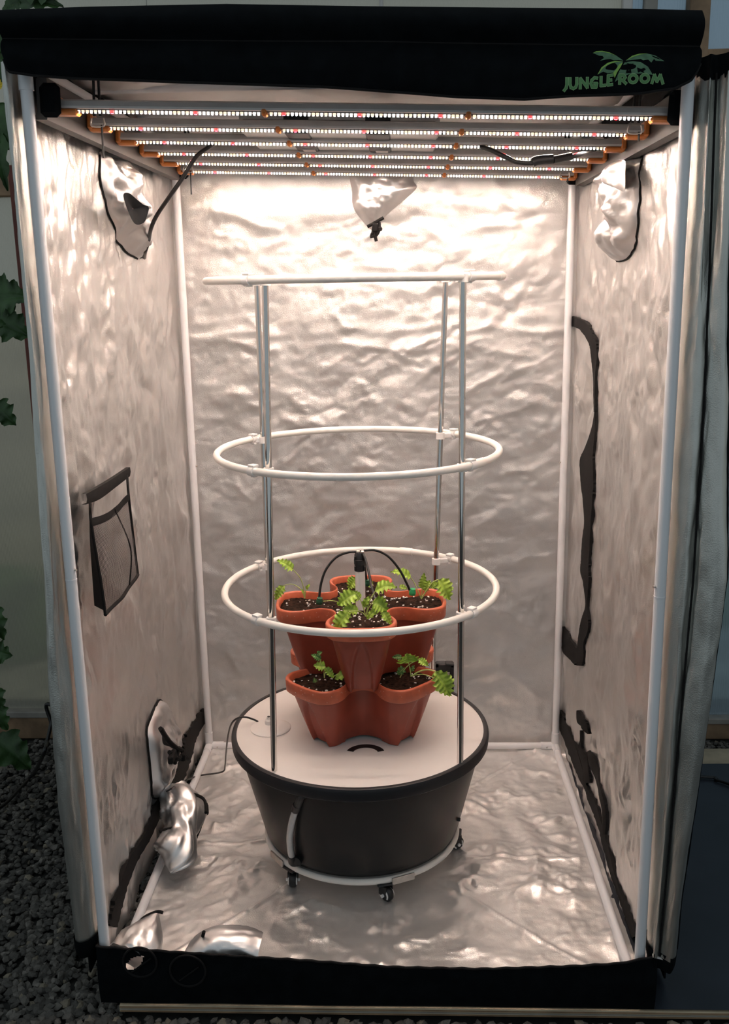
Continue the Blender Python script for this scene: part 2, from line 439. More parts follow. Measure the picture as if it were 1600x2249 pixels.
wpart('post', (.99, YB+.004, 1.22), (.062, .055, 2.6), 'wood_dark')
wpart('post', (-2.45, YB+.004, 1.22), (.10, .055, 2.6), 'wood_dark')
wpart('post', (2.3, YB+.004, 1.22), (.10, .055, 2.6), 'wood_dark')
wpart('glazing_bar', (.775, YB, 2.36), (.03, .03, .5), 'alu')
wpart('glazing_bar', (.845, YB, 2.36), (.04, .03, .5), 'timber_pale')
for k, (x0, x1, z0, z1) in enumerate([(-2.45, -1.085, .03, 1.905), (-1.085, -.1, .03, 1.905), (-.1, .99, .03, 1.905), (.99, 2.3, .02, 1.855), (.99, 2.3, 1.855, 2.19), (.99, 2.3, 2.19, 2.75),
                                      (-2.45, -.70, 1.905, 2.75), (-.70, .03, 1.905, 2.75), (.03, .775, 1.905, 2.75), (.775, .99, 1.905, 2.75)]):
    new('panel', MB().box(((x0+x1)/2, YB+.024, (z0+z1)/2), (x1-x0, .006, z1-z0)), M['panel_cool' if x0 > .7 else 'panel'], wall, smooth=False)
wpart('glazing_bar', (.03, YB+.01, 2.36), (.012, .02, .8), 'alu')
# what stands beyond the cloudy panels
lawn = new('ground', MB().box((0, 8.2, -.08), (30, 13, .06)), M['grass'], smooth=False); tag(lawn, kind='structure')
bk = MB()
xs = np.linspace(-9, 9, 60); prof = [(2.6, -.06), (3.2, .5), (3.9, 1.05), (5, 1.5), (7, 1.6)]
bk.grid(np.array([[(x, y + .3*pn(np.array([x*.6]), np.array([y]))[0], z*(1+.25*pn(np.array([x*.5]), np.array([3.]))[0])) for y, z in prof] for x in xs]))
tag(new('hill', bk, M['bank']), kind='structure')

bsh = MB()
for i, (x, y, z, r_) in enumerate([(-1.75, 2.3, .05, .26), (-1.45, 2.5, .02, .20), (-2.1, 2.2, .12, .30), (1.75, 2.6, .02, .18), (-2.6, 2.6, .2, .4), (2.5, 2.5, .1, .3), (-1.2, 2.7, 0, .16)]):
    th, ph = np.meshgrid(np.linspace(.02, np.pi-.02, 22), np.linspace(0, 2*np.pi, 36, endpoint=False), indexing='ij')
    rr_ = r_*(1 + .35*pn(np.cos(ph)*2.5+th*2, np.sin(ph)*2.5+i*3, 7) + .15*ridge(np.cos(ph)*7+th*6, np.sin(ph)*7+i, 8))
    bsh.grid(np.stack([x+rr_*np.sin(th)*np.cos(ph), y+rr_*np.sin(th)*np.sin(ph), z+rr_*.9*np.cos(th)], -1), closev=True)
o = new('undergrowth', bsh, M['hedge'], angle=0); tag(o, 'blurred green undergrowth beyond the cloudy greenhouse panels', 'undergrowth', kind='stuff')

# ================================================================== BOARD AND SHEET
bd = MB().box((.62, .60, -.031), (2.38, 1.25, .017), bev=.001)
ply = thing('plywood_board', 'pale plywood sheet with layered edge under the tent front', 'board', (.62, .60, -.04))
new('core', bd, M['wood'], ply, smooth=False)
for k in range(3): new('veneer', MB().box((.62, -.0262, -.0365+.0055*k), (2.376, .003, .0016)), M['wood_dark'] if k != 1 else M['timber_pale'], ply, smooth=False)
U, V = np.meshgrid(np.linspace(.60, 1.78, 70), np.linspace(-.022, 1.108, 60), indexing='ij')
sh = .0025*pn(U*4, V*4, 3) + .001*pn(U*13, V*13, 5)
sm = MB().grid(np.stack([U, V, -.0185 + np.where(U > .66, np.abs(sh), 0)], -1))
o = new('ground_sheet', sm, M['sheet'], org=(.62, .6, -.0185)); tag(o, 'dark blue-grey sheet lying flat on the ground right beside the tent', 'ground sheet')

# ================================================================== TENT
tent = thing('grow_tent', 'tall grow tent with silver lining, white poles and rolled black front door', 'tent', (0, .6, -.018))
HT = 2.03
RP = .0115
def XL(y, z):   # left wall cloth
    y = np.asarray(y, float); z = np.asarray(z, float)
    b = np.sin(np.clip(y/1.2, 0, 1)*np.pi)*.012
    d = crumple(y, z, 21, 1.7, 1.0, .85, 2.7)
    crease = .006*np.exp(-((y-.93+.015*np.sin(z*5))/.012)**2)*np.clip((1.7-z), 0, 1)
    edge = np.clip(np.minimum(y+.02, 1.235-y)/.06, 0, 1)
    return -.624 - b + (d + crease)*edge
def XR(y, z):
    y = np.asarray(y, float); z = np.asarray(z, float)
    b = np.sin(np.clip(y/1.2, 0, 1)*np.pi)*.012
    d = crumple(y, z, 44, 1.6, 1.0, .85, 2.7)
    sag = .016*np.exp(-((y-.12)/.16)**2)*np.exp(-((z-.75)/.55)**2)
    edge = np.clip(np.minimum(y+.02, 1.235-y)/.06, 0, 1)
    return .626 + b + sag*edge - d*edge
BACK_CREASES = []
for x1, y1, x2, y2, h_, w_ in [(440, 752, 650, 765, .008, .02), (650, 765, 960, 760, .007, .02), (930, 760, 1240, 780, .008, .022), (870, 800, 1010, 700, .006, .014), (980, 760, 1100, 690, .006, .012), (905, 860, 1010, 755, .006, .014),
                               (1000, 900, 1140, 770, .006, .014), (1090, 850, 1230, 760, .007, .014), (1010, 960, 1200, 860, .006, .014), (430, 620, 560, 600, .006, .014), (900, 500, 1000, 520, .006, .014), (1000, 520, 1240, 470, .007, .016), (450, 470, 640, 500, .007, .016),
                               (480, 1060, 580, 1100, .005, .008), (700, 690, 790, 720, .005, .012), (520, 700, 600, 730, .005, .012), (840, 930, 890, 960, .005, .010), (1090, 1060, 1200, 1010, .005, .012), (1120, 1250, 1230, 1200, .006, .014), (1060, 1340, 1220, 1390, .006, .016),
                               (470, 1230, 560, 1300, .006, .014), (470, 1420, 560, 1500, .007, .016), (1090, 1480, 1220, 1540, .007, .016), (480, 1560, 540, 1520, .006, .014), (600, 860, 700, 910, .005, .014), (760, 830, 860, 900, .006, .016), (480, 880, 580, 850, .005, .014)]:
    p1, p2 = ay(x1, y1, 1.22), ay(x2, y2, 1.22); BACK_CREASES.append((p1[0], p1[2], p2[0], p2[2], h_*.8, w_))
def YW(x, z):   # back wall cloth
    x = np.asarray(x, float); z = np.asarray(z, float)
    d = crumple(x, z, 62, 1.35, 1.8, .50, 2.4)
    band = .006*np.exp(-((z-1.79-.012*np.sin(x*7)-.01*pn(x*6, z*3, 2))/.03)**2)
    fold = .005*np.exp(-((z-1.415-.012*np.sin(x*5+1)-.03*pn(x*4, x*0+1., 4))/.014)**2)*(.3+1.5*np.abs(pn(x*3, x*0+5., 6)))
    for (x1, z1, x2, z2, h_, w_) in BACK_CREASES:
        L = math.hypot(x2-x1, z2-z1); ux, uz = (x2-x1)/L, (z2-z1)/L
        t = np.clip((x-x1)*ux + (z-z1)*uz, 0, L); bow = .012*np.sin(t/L*np.pi*2)
        dd = np.hypot(x-x1-t*ux+bow*uz, z-z1-t*uz-bow*ux); d = d + h_*np.exp(-(dd/w_)**1.3)*np.sin(np.pi*np.clip(t/L, .06, .94))
    edge = np.clip(np.minimum(x+.63, .63-x)/.05, 0, 1)*np.clip((z+.02)/.05, 0, 1)
    return 1.228 - (d + band + fold)*edge
# floor creases (line segments on the floor)
_cr = [(az(645, 1940, -.015), az(360, 2105, -.015)), (az(990, 1945, -.015), az(1290, 2125, -.015)), (az(1005, 1884, -.015), az(1300, 1890, -.015)),
       (az(1025, 1733, -.015), az(1195, 1638, -.015)), (az(842, 1955, -.015), az(838, 2120, -.015)), (az(585, 1850, -.015), az(440, 1858, -.015)), (az(560, 1740, -.015), az(470, 1660, -.015))]
def ZF(x, y):
    x = np.asarray(x, float); y = np.asarray(y, float)
    d = crumple(x, y, 83, 1.25, 1.25, 1.9, 2.5)
    ridge_ = 0
    for a, b in _cr:
        ab = (b-a)[:2]; L = np.linalg.norm(ab); ab = ab/L
        t = np.clip((x-a[0])*ab[0] + (y-a[1])*ab[1], 0, L); dd = np.hypot(x-a[0]-t*ab[0], y-a[1]-t*ab[1])
        ridge_ = np.maximum(ridge_, .0036*np.exp(-(dd/.0048)**2))
    pl = .004*np.sin(x*62+2*np.sin(y*9))*np.exp(-((x-.42)/.13)**2)*np.exp(-((y-.72)/.16)**2)
    under = np.clip((np.hypot(x+.044, y-.615)-.25)/.05, 0, 1)
    d = .009*np.log1p(np.exp(d*.8/.009)) - .0062
    return -.0142 + d*under + (ridge_ + pl)*under
def sheet(fn, ua, va, name, m_, kind):
    U_, V_ = np.meshgrid(ua, va, indexing='ij'); D = fn(U_, V_)
    P = {'x': np.stack([D, U_, V_], -1), 'y': np.stack([U_, D, V_], -1), 'z': np.stack([U_, V_, D], -1)}[kind]
    return new(name, MB().grid(P), m_, tent, angle=0)
sheet(XL, np.linspace(.03, 1.235, 190), np.linspace(-.018, HT-.01, 270), 'side_panel', M['silver'], 'x')
sheet(XR, np.linspace(.03, 1.235, 190), np.linspace(-.018, HT-.04, 270), 'side_panel', M['silver'], 'x')
sheet(YW, np.linspace(-.645, .645, 230), np.linspace(-.018, HT, 320), 'back_panel', M['silver_back'], 'y')
sheet(ZF, np.linspace(-.611, .628, 230), np.linspace(-.018, 1.235, 230), 'floor_panel', M['silver_floor'], 'z')
def ZC(x, y): return HT - .010 - .034*(np.asarray(x)+.64)/1.28 - .02*np.abs(np.sin(x*2.4+.4)) + crumple(x, y, 95, 1.4, .7, 1.2, 1.0)
sheet(ZC, np.linspace(-.62, .605, 120), np.linspace(.0, 1.235, 120), 'roof_panel', M['silver'], 'z')
# outer canvas
sh = MB()
sh.box((-.662, .66, .965), (.004, 1.20, 1.94)); sh.box((.676, .66, .955), (.004, 1.20, 1.92)); sh.box((0, 1.262, 1.0), (1.32, .004, 2.03)); sh.add([(-.62, .05, 2.034), (.60, .05, 1.990), (.64, 1.26, 2.02), (-.64, 1.26, 2.045)], [(0, 1, 2, 3)])
new('outer_canvas', sh, M['canvas'], tent, smooth=False)
# frame poles
def pole(a, b, name='frame_pole', joint=None, pin=None):
    p_ = new(name, MB().tube([a, b], RP, 20), M['pole_white'], tent)
    a = np.array(a); b = np.array(b); d = (b-a)/np.linalg.norm(b-a)
    if joint is not None:
        c = a + (b-a)*joint
        new('joint_ring', MB().tube([c-d*.0018, c+d*.0018], RP*1.06, 20), M['pole_white'], p_)
    if pin is not None:
        c = a + (b-a)*joint + d*.022; s_ = np.array(pin)
        new('snap_pin', MB().tube([c+s_*RP*.8, c+s_*RP*1.45], .0025, 8), M['plate'], p_)
    return p_
zj = [ax(157, 1258, -.6)[2], ax(1443, 1283, .6)[2], ay(432, 1028, 1.2)[2], ay(1230, 1020, 1.2)[2]]
pole((-.6, 0, 0), (-.6, 0, HT-.03), joint=ay(157, 1258, 0)[2]/HT, pin=(.93, -.37, 0))
pole((.6, 0, 0), (.6, 0, HT-.055), joint=ay(1443, 1283, 0)[2]/HT, pin=(-.93, -.37, 0))
pole((-.6, 1.2, 0), (-.6, 1.2, HT-.03), joint=zj[2]/HT, pin=(.95, -.3, 0))
pole((.6, 1.2, 0), (.6, 1.2, HT-.03), joint=zj[3]/HT, pin=(-.95, -.3, 0))
pole((-.6, 1.2, 0), (.6, 1.2, 0)); pole((-.6, 0, 0), (-.6, 1.2, 0)); pole((.6, 0, 0), (.6, 1.2, 0)); pole((-.6, 0, 0), (.6, 0, 0))
pole((-.6, 1.2, HT-.06), (.6, 1.2, HT-.06)); pole((-.6, 0, HT-.06), (-.6, 1.2, HT-.06)); pole((.6, 0, HT-.06), (.6, 1.2, HT-.06)); pole((-.6, 0, HT-.06), (.6, 0, HT-.06))
pole((-.6, .42, HT-.032), (.6, .42, HT-.032), 'roof_pole'); pole((-.6, .8, HT-.032), (.6, .8, HT-.032), 'roof_pole')
for x in (-.6, .6):
    for y, z in ((0, 0), (1.2, 0), (1.2, HT-.06), (0, HT-.06)):
        c = MB(); sx = -np.sign(x); sy = 1 if y < .5 else -1; sz = 1 if z < .5 else -1
        c.tube([(x, y, z-.008*sz), (x, y, z+.05*sz)], .0135, 16); c.tube([(x, y, z), (x+sx*.05, y, z)], .0135, 16); c.tube([(x, y, z), (x, y+sy*.05, z)], .0135, 16)
        cc = new('corner_connector', c, M['pole_white'], tent)
        new('rivet', MB().box((x+sx*.03, y-.0137, z), (.004, .002, .004)), M['alu'], cc, smooth=False)
        new('rivet', MB().box((x+sx*.0137, y+sy*.03, z), (.002, .004, .004)), M['alu'], cc, smooth=False)

# black strips sewn on the walls
def ribbon_wall(name, fn, side, pts, wave=.0, th=.003, par=None, m_='velcro', n=90):
    """pts: (px,py,width_px) along the strip; laid on the cloth of a side wall"""
    X0 = -.630 if side < 0 else .636
    P = smooth_path(np.array(pts, float), n)
    t = np.gradient(P[:, :2], axis=0); t /= np.maximum(np.linalg.norm(t, axis=1, keepdims=True), 1e-9)
    nn = np.stack([-t[:, 1], t[:, 0]], -1); k = len(P); i = np.arange(k)
    w = np.maximum(P[:, 2], 1)/2
    wl = w*(1+wave*pn(i*.8, i*0+1.3, 2)); wr = w*(1+wave*pn(i*.8, i*0+7.7, 3))
    onw = lambda Q: np.array([ax(q[0], q[1], X0)[1:] for q in Q])
    A = onw(P[:, :2] + nn*wl[:, None]); B = onw(P[:, :2] - nn*wr[:, None]); C = onw(P[:, :2])
    rows = []
    s_ = 1 if side < 0 else -1
    for Q, off in ((A, .001), (A, th), (C, th*1.5), (B, th), (B, .001)):
        xs_ = fn(Q[:, 0], Q[:, 1])
        if off > .002: xs_ = np.convolve(np.pad(xs_, 6, mode='edge'), np.ones(13)/13, 'valid')
        rows.append(np.stack([xs_ + s_*(off+(.0055 if off > .002 else -.002)), Q[:, 0], Q[:, 1]], -1))
    return new(name, MB().grid(np.array(rows).transpose(1, 0, 2)), M[m_], par or tent, angle=50)
ribbon_wall('zip_strip', XL, -1, [(446, 1555, 10), (436, 1580, 18), (414, 1618, 24), (404, 1660, 22), (385, 1715, 22), (352, 1770, 20), (320, 1838, 16), (285, 1900, 18), (258, 1975, 18), (243, 2035, 15)], .4)
ribbon_wall('zip_strip', XR, 1, [(1229, 1552, 16), (1245, 1590, 19), (1262, 1640, 18), (1280, 1700, 16), (1292, 1735, 6), (1303, 1765, 12), (1318, 1805, 13), (1333, 1850, 11), (1352, 1925, 10), (1372, 1985, 11), (1396, 2058, 16)], .4)
ribbon_wall('vent_strip', XR, 1, [(1258, 704, 22), (1272, 706, 22), (1287, 713, 20), (1297, 727, 18), (1304, 747, 15), (1307, 775, 11), (1308, 820, 6), (1308, 870, 4), (1308, 905, 3)], .2)
ribbon_wall('vent_strip', XR, 1, [(1309, 905, 2), (1306, 950, 8), (1300, 990, 18), (1296, 1012, 26), (1297, 1060, 23), (1298, 1100, 18), (1299, 1150, 12), (1296, 1190, 16), (1293, 1230, 19), (1292, 1255, 20), (1295, 1280, 14), (1297, 1330, 5), (1294, 1360, 14), (1290, 1385, 18), (1284, 1410, 12), (1280, 1440, 14), (1278, 1462, 8)], .1, n=140)
ribbon_wall('vent_strip', XR, 1, [(1231, 1362, 10), (1240, 1385, 22), (1258, 1420, 24), (1275, 1456, 22)], .1)
ribbon_wall('vent_strip', XR, 1, [(1278, 1560, 3), (1283, 1583, 14), (1288, 1597, 10), (1291, 1612, 2)], .1)
ribbon_wall('vent_strip', XR, 1, [(1291, 1650, 6), (1297, 1658, 14), (1303, 1680, 11), (1312, 1710, 10), (1322, 1738, 11), (1327, 1765, 8), (1330, 1800, 6), (1332, 1835, 4)], .1)
ribbon_wall('vent_strip', XR, 1, [(1281, 1604, 1.5), (1282, 1628, 2.5), (1279, 1648, 10), (1287, 1680, 14), (1293, 1720, 6)], .1)
ribbon_wall('seam_cord', XL, -1, [(378, 392, 2), (388, 560, 2), (405, 800, 2), (426, 1100, 2), (440, 1400, 2), (447, 1560, 2)], 0)
ribbon_wall('seam_cord', XR, 1, [(1275, 382, 2), (1268, 520, 2), (1258, 690, 2), (1248, 900, 2), (1238, 1150, 2.5), (1229, 1350, 3), (1224, 1540, 3)], 0)
# dark patches high on the side walls
for fn, s_, pp in ((XL, 1, [(.10, 1.96), (.16, 1.925), (.42, 1.915), (.80, 1.915), (.80, 2.012), (.10, 2.012)]), (XR, -1, [(.10, 1.985), (.16, 1.93), (.42, 1.915), (.80, 1.915), (.80, 2.012), (.10, 2.012)])):
    Q = np.array(pp); c = Q.mean(0); k = 40
    O_ = smooth_path(Q, k, True); rr = np.linspace(0, 1, 6)
    G = c + rr[:, None, None]*(O_[None]-c)
    new('vent_mesh', MB().grid(np.stack([fn(G[..., 0], G[..., 1]) + s_*.014, G[..., 0], G[..., 1]], -1), closev=True), M['velcro'], tent)

# ---- duct sleeves
def dome(name, P2, to3, h, seed, mats, parent, nr=22, nt=80, crump=.014, freq=14., flat=.5, lean=(0, 0)):
    """cloth sleeve bulging from a wall: P2 outline in wall coordinates, to3(u,v,height)"""
    O_ = smooth_path(P2, nt, True); c = O_.mean(0)
    rr = np.linspace(1, 0.02, nr)
    G = c + rr[:, None, None]*(O_[None]-c)
    hh = h*(1-rr**2.2)**flat
    u, v = G[..., 0], G[..., 1]
    win = (1-rr[:, None]**6)
    d = hh[:, None] + win*(1.1*crump*facet(u*freq*.8, v*freq*.6, seed) + .55*crump*facet(u*freq*2.2+1, v*freq*1.6, seed+1) + .18*crump*facet(u*freq*5, v*freq*5, seed+2))
    d = np.maximum(d, .002)
    return new(name, MB().grid(to3(u + lean[0]*hh[:, None], v + lean[1]*hh[:, None], d), closev=True), mats, parent, angle=0), O_
def toL(u, v, d): return np.stack([XL(u, v) + d, u, v], -1)
def toR(u, v, d): return np.stack([XR(u, v) - d, u, v], -1)
def toB(u, v, d): return np.stack([u, YW(u, v) - d, v], -1)
def edge_cord(O_, to3, r, i0, i1, parent, name='piping'):
    k = len(O_); ids = [i % k for i in range(int(i0*k), int(i1*k))]
    Q = O_[ids]; new(name, MB().tube(to3(Q[:, 0], Q[:, 1], np.full(len(Q), r)), r, 6), M['velcro'], parent)
PL = lambda L, X0=-.60: np.array([ax(a, b, X0)[1:] for a, b in L])
# upper left sleeve with cord hole
s1, O1 = dome('duct_sleeve', PL([(246, 335), (262, 334), (285, 345), (296, 395), (310, 440), (322, 490), (326, 540), (328, 562), (320, 568), (300, 545), (278, 500), (258, 440), (248, 385)]), toL, .05, 5, M['silver_sleeve'], tent, crump=.026, freq=15)
edge_cord(O1, toL, .0025, .62, 1.0, s1)
hole = PL([(262, 430), (274, 424), (290, 436), (306, 449), (319, 455), (315, 474), (308, 489), (290, 493), (276, 472)], -.565)
mo = MB(); Hc = smooth_path(hole, 36, True); cc = Hc.mean(0); rr = np.linspace(1, .05, 6)
G = cc + rr[:, None, None]*(Hc[None]-cc)
mo.grid(np.stack([np.full(G.shape[:2], -.556) - (1-rr[:, None])*.012 + 0*G[..., 0], G[..., 0], G[..., 1]], -1), closev=True)
new('sleeve_mouth', mo, M['canvas'], s1)  # black patch in place of the shade inside the hole
# upper right sleeve
PR = lambda L, X0=.60: np.array([ax(a, b, X0)[1:] for a, b in L])
s2, O2 = dome('duct_sleeve', PR([(1352, 352), (1384, 348), (1383, 400), (1378, 450), (1370, 510), (1352, 560), (1335, 574), (1318, 570), (1314, 556), (1322, 520), (1330, 480), (1328, 430), (1340, 390)]), toR, .045, 8, M['silver_sleeve'], tent, crump=.026, freq=15)
edge_cord(O2, toR, .0025, .06, .55, s2)
s2b, _ = dome('duct_sleeve', PR([(1330, 360), (1362, 352), (1364, 380), (1362, 420), (1345, 412), (1322, 404), (1298, 400), (1312, 382)], .575), lambda u, v, d: np.stack([.585 - d, u, v], -1), .025, 18, M['silver_sleeve'], tent, crump=.007, freq=12, flat=.8)
# sleeve on the back wall, gathered with a cord
PB = lambda L, Y0=1.20: np.array([ay(a, b, Y0)[[0, 2]] for a, b in L])
s3, O3 = dome('duct_sleeve', PB([(771, 370), (772, 420), (774, 452), (790, 478), (810, 500), (822, 500), (850, 470), (885, 440), (914, 412), (908, 396), (900, 370), (840, 350)]), toB, .055, 12, M['silver_sleeve'], tent, crump=.012, freq=15, flat=.7)
kn = MB()
for a in ([(806, 498), (818, 492), (830, 485), (842, 478)], [(824, 486), (820, 500), (818, 512), (814, 517)], [(832, 488), (832, 504), (826, 516), (812, 520)], [(822, 512), (824, 522), (826, 530)], [(838, 500), (830, 505), (816, 514)]):
    kn.tube(smooth_path([ay(x, y, 1.135) for x, y in a], 10), .005, 8)
kn.box(ay(823, 500, 1.132), (.016, .014, .024), bev=.003); kn.box(ay(834, 503, 1.134), (.012, .012, .012), bev=.002)
new('draw_cord', kn, M['velcro'], s3)
# lower left sleeve standing open on the wall
s4, O4 = dome('duct_sleeve', PL([(375, 1538), (386, 1570), (396, 1620), (402, 1650), (392, 1690), (384, 1725), (372, 1752), (358, 1745), (350, 1700), (346, 1625), (352, 1575), (362, 1548)], -.60), toL, .05, 31, M['silver_sleeve'], tent, crump=.018, freq=13)
edge_cord(O4, toL, .003, .5, 1.05, s4)
kn = MB()
for a in ([(372, 1652), (384, 1662), (394, 1668)], [(398, 1645), (402, 1655), (410, 1664)], [(386, 1668), (400, 1662), (412, 1666)], [(392, 1640), (390, 1656), (384, 1676)], [(352, 1600), (366, 1622), (384, 1640), (400, 1648)]):
    kn.tube(smooth_path([ax(x, y, -.545) for x, y in a], 10), .006, 8)
kn.box(ax(378, 1662, -.54), (.014, .05, .022), bev=.003); kn.box(ax(402, 1662, -.54), (.014, .02, .022), bev=.003)
new('draw_cord', kn, M['velcro'], s4)
Hc = smooth_path(PL([(352, 1598), (362, 1612), (380, 1636), (400, 1648), (386, 1652), (368, 1640), (352, 1632)], -.56), 30, True); cc = Hc.mean(0)
G = cc + np.linspace(1, .05, 5)[:, None, None]*(Hc[None]-cc)
new('sleeve_mouth', MB().grid(np.stack([np.full(G.shape[:2], -.554), G[..., 0], G[..., 1]], -1), closev=True), M['rubber'], s4)  # flat black patch painted as the shade inside the open sleeve
# cloth tubes lying on the floor: loft along a path with crumpled cross sections
def bag(name, path, wid, hei, seed, parent, n=40, m_='silver_sleeve', cr=.1):
    P = smooth_path(np.array([list(p_)+[a, b] for p_, a, b in zip(path, wid, hei)]), n); k = len(P)
    t = np.gradient(P[:, :3], axis=0); t /= np.linalg.norm(t, axis=1, keepdims=True)
    upv = np.array([0, 0, 1.0]); sd = np.cross(t, upv); sd /= np.maximum(np.linalg.norm(sd, axis=1, keepdims=True), 1e-6); up2 = np.cross(sd, t)
    a = np.linspace(0, 2*np.pi, 48, endpoint=False); A, I = np.meshgrid(a, np.arange(k), indexing='xy')
    L = np.cumsum(np.r_[0, np.linalg.norm(np.diff(P[:, :3], axis=0), axis=1)])[:, None]
    wob = 1 + cr*1.6*pn(np.cos(A)*1.5+seed, np.sin(A)*1.5+L*14, seed) + cr*2.0*facet(np.cos(A)*2.4+L*8, np.sin(A)*2.4+L*20, seed+1) + cr*.7*facet(np.cos(A)*6+L*20, np.sin(A)*6+L*50, seed+2)
    X = P[:, None, :3] + sd[:, None]*(P[:, None, 3:4]*wob[..., None]*np.cos(A)[..., None]) + up2[:, None]*(P[:, None, 4:5]*wob[..., None]*np.sin(A)[..., None])
    X[..., 2] = np.maximum(X[..., 2], -.012)
    b = MB().grid(X, closev=True)
    b.f.append(tuple(range(48))[::-1]); b.mi.append(0); b.f.append(tuple((k-1)*48+j for j in range(48))); b.mi.append(0)
    return new(name, b, M[m_], parent, angle=0)
b1 = bag('duct_sleeve', [az(418, 1752, .13)+np.array([-.06, .03, 0]), az(404, 1785, .10), az(396, 1830, .075), az(382, 1870, .055), az(372, 1893, .03)], [.045, .056, .046, .060, .056], [.04, .05, .042, .045, .012], 3, tent)
kn = MB()
for a, zz in (([(378, 1752), (408, 1742), (436, 1748), (450, 1760), (452, 1785)], .135), ([(436, 1788), (446, 1775), (453, 1765)], .10), ([(350, 1826), (380, 1818), (412, 1812)], .10), ([(420, 1800), (428, 1820), (422, 1845)], .06), ([(430, 1790), (440, 1812), (432, 1835)], .05)):
    kn.tube(smooth_path([az(x, y, zz) for x, y in a], 14), .0045, 8)
kn.box(az(452, 1778, .09), (.014, .014, .032), bev=.003); kn.box(az(424, 1832, .05), (.022, .02, .035), bev=.003); kn.box(az(438, 1786, .09), (.02, .012, .014), bev=.002)
new('draw_cord', kn, M['velcro'], b1)
b2 = bag('duct_sleeve', [(-.545, .010, .075), (-.525, .05, .095), (-.505, .10, .125)], [.062, .05, .006], [.05, .045, .006], 9, tent, cr=.06)
new('draw_cord', MB().tube(smooth_path([(-.553, .075, .10), (-.535, .09, .12), (-.505, .10, .130), (-.49, .10, .128)], 16), .004, 8), M['velcro'], b2)
b3 = bag('duct_sleeve', [(-.40, .008, .06), (-.36, .04, .085), (-.30, .05, .085), (-.255, .05, .075)], [.04, .05, .045, .04], [.03, .035, .03, .026], 14, tent, cr=.05)
new('draw_cord', MB().tube([(-.382, .03, .118), (-.378, .028, .132)], .004, 8), M['velcro'], b3)

# ---- front lip, with two ports near its left end
def lip_top(x): return np.interp(x, [-.61, -.5, -.35, -.15, .05, .25, .45, .55, .632], [ay(222, 2075, -.018)[2], ay(330, 2083, -.018)[2], ay(480, 2093, -.018)[2], ay(650, 2105, -.018)[2], ay(850, 2120, -.018)[2], ay(1020, 2124, -.018)[2], ay(1230, 2118, -.018)[2], ay(1330, 2112, -.018)[2], ay(1432, 2096, -.018)[2]]) + .0012*np.sin(x*130)
xs = np.linspace(-.612, .632, 360); ts = np.linspace(0, 1, 60)
X, T = np.meshgrid(xs, ts, indexing='ij'); Zt = lip_top(X)
Z = -.018 + T*(Zt+.018); Yl = -.022 + .004*pn(X*4, T*2, 9) - .006*np.sin(T*np.pi) - .004*(T > .985)
HOLE = np.array([ay(a, b, -.022)[[0, 2]] for a, b in [(278, 2127), (277, 2116), (286, 2106), (300, 2101), (314, 2100), (310, 2113), (303, 2124), (296, 2126)]])
def inside(u, v, poly):
    r = np.zeros(u.shape, bool); k = len(poly)
    for i in range(k):
        (x1, y1), (x2, y2) = poly[i], poly[(i+1) % k]
        c = ((y1 > v) != (y2 > v)) & (u < (x2-x1)*(v-y1)/(y2-y1+1e-12)+x1); r ^= c
    return r
ins = inside(X, Z, HOLE)
lb = MB(); P = np.stack([X, Yl, Z], -1); a_, b_ = X.shape
fs = [(i*b_+j, (i+1)*b_+j, (i+1)*b_+j+1, i*b_+j+1) for i in range(a_-1) for j in range(b_-1) if not ins[i, j]]
lb.add(P, fs)
lip = new('front_lip', lb, M['canvas'], tent, angle=0)
lip['label'] = 'black canvas lip across the tent doorway'
new('hem', MB().tube(np.stack([xs[::4], np.full(90, -.0235), lip_top(xs[::4])], -1), .0028, 8), M['velcro'], lip)
new('side_return', MB().grid(np.array([[(.632, -.022, z), (.640, .0, z), (.640, .10, z)] for z in (-.018, .03, .07, lip_top(.632))])), M['canvas'], lip)
new('side_return', MB().grid(np.array([[(-.612, -.022, z), (-.617, .02, z), (-.624, .07, z)] for z in (-.018, .03, .08, .128)])), M['canvas'], lip)
for cx, cy, r_ in ((307, 2113, .038), (412, 2132, .040)):
    c = ay(cx, cy, -.028); a = np.linspace(0, 2*np.pi, 40, endpoint=False)
    new('port_ring', MB().tube(np.stack([c[0]+r_*np.cos(a), np.full(40, -.0285), c[2]+r_*np.sin(a)], -1), .0026, 6, closed=True), M['velcro'], lip)
    new('port_flap', MB().tube([ay(cx-18, cy+22, -.0285), ay(cx+24, cy-8, -.0285)], .0018, 6), M['velcro'], lip)

# ---- rolled-up front door above the opening
YC = -.05
bx = np.array([8, 12, 20, 75, 170, 400, 700, 900, 1000, 1150, 1250, 1400, 1480, 1515, 1530, 1536], float)
bz = np.array([130, 148, 158, 166, 173, 181, 191, 205, 213, 219, 212, 207, 195, 178, 155, 140], float)
KB = np.array([ay(a, b, YC)[[0, 2]] for a, b in zip(bx, bz)])
tx = np.array([10, 200, 500, 800, 1100, 1350, 1540], float); tz = np.array([27, 20, 14, 19, 22, 24, 28], float)
KT = np.array([ay(a, b, YC+.02)[[0, 2]] for a, b in zip(tx, tz)])
mx_ = np.array([7, 400, 800, 1200, 1540], float); mz_ = np.array([84, 88, 90, 96, 101], float)
KM = np.array([ay(a, b, YC)[[0, 2]] for a, b in zip(mx_, mz_)])
x0c, x1c = KB[0, 0], KB[-1, 0]
def door_z(x, t):
    zt = np.interp(x, KT[:, 0], KT[:, 1]); zm = np.interp(x, KM[:, 0], KM[:, 1]); zb = np.interp(x, KB[:, 0], KB[:, 1])
    return np.where(t < .4, zt + (zm-zt)*(t/.4), zm + (zb-zm)*((t-.4)/.6))
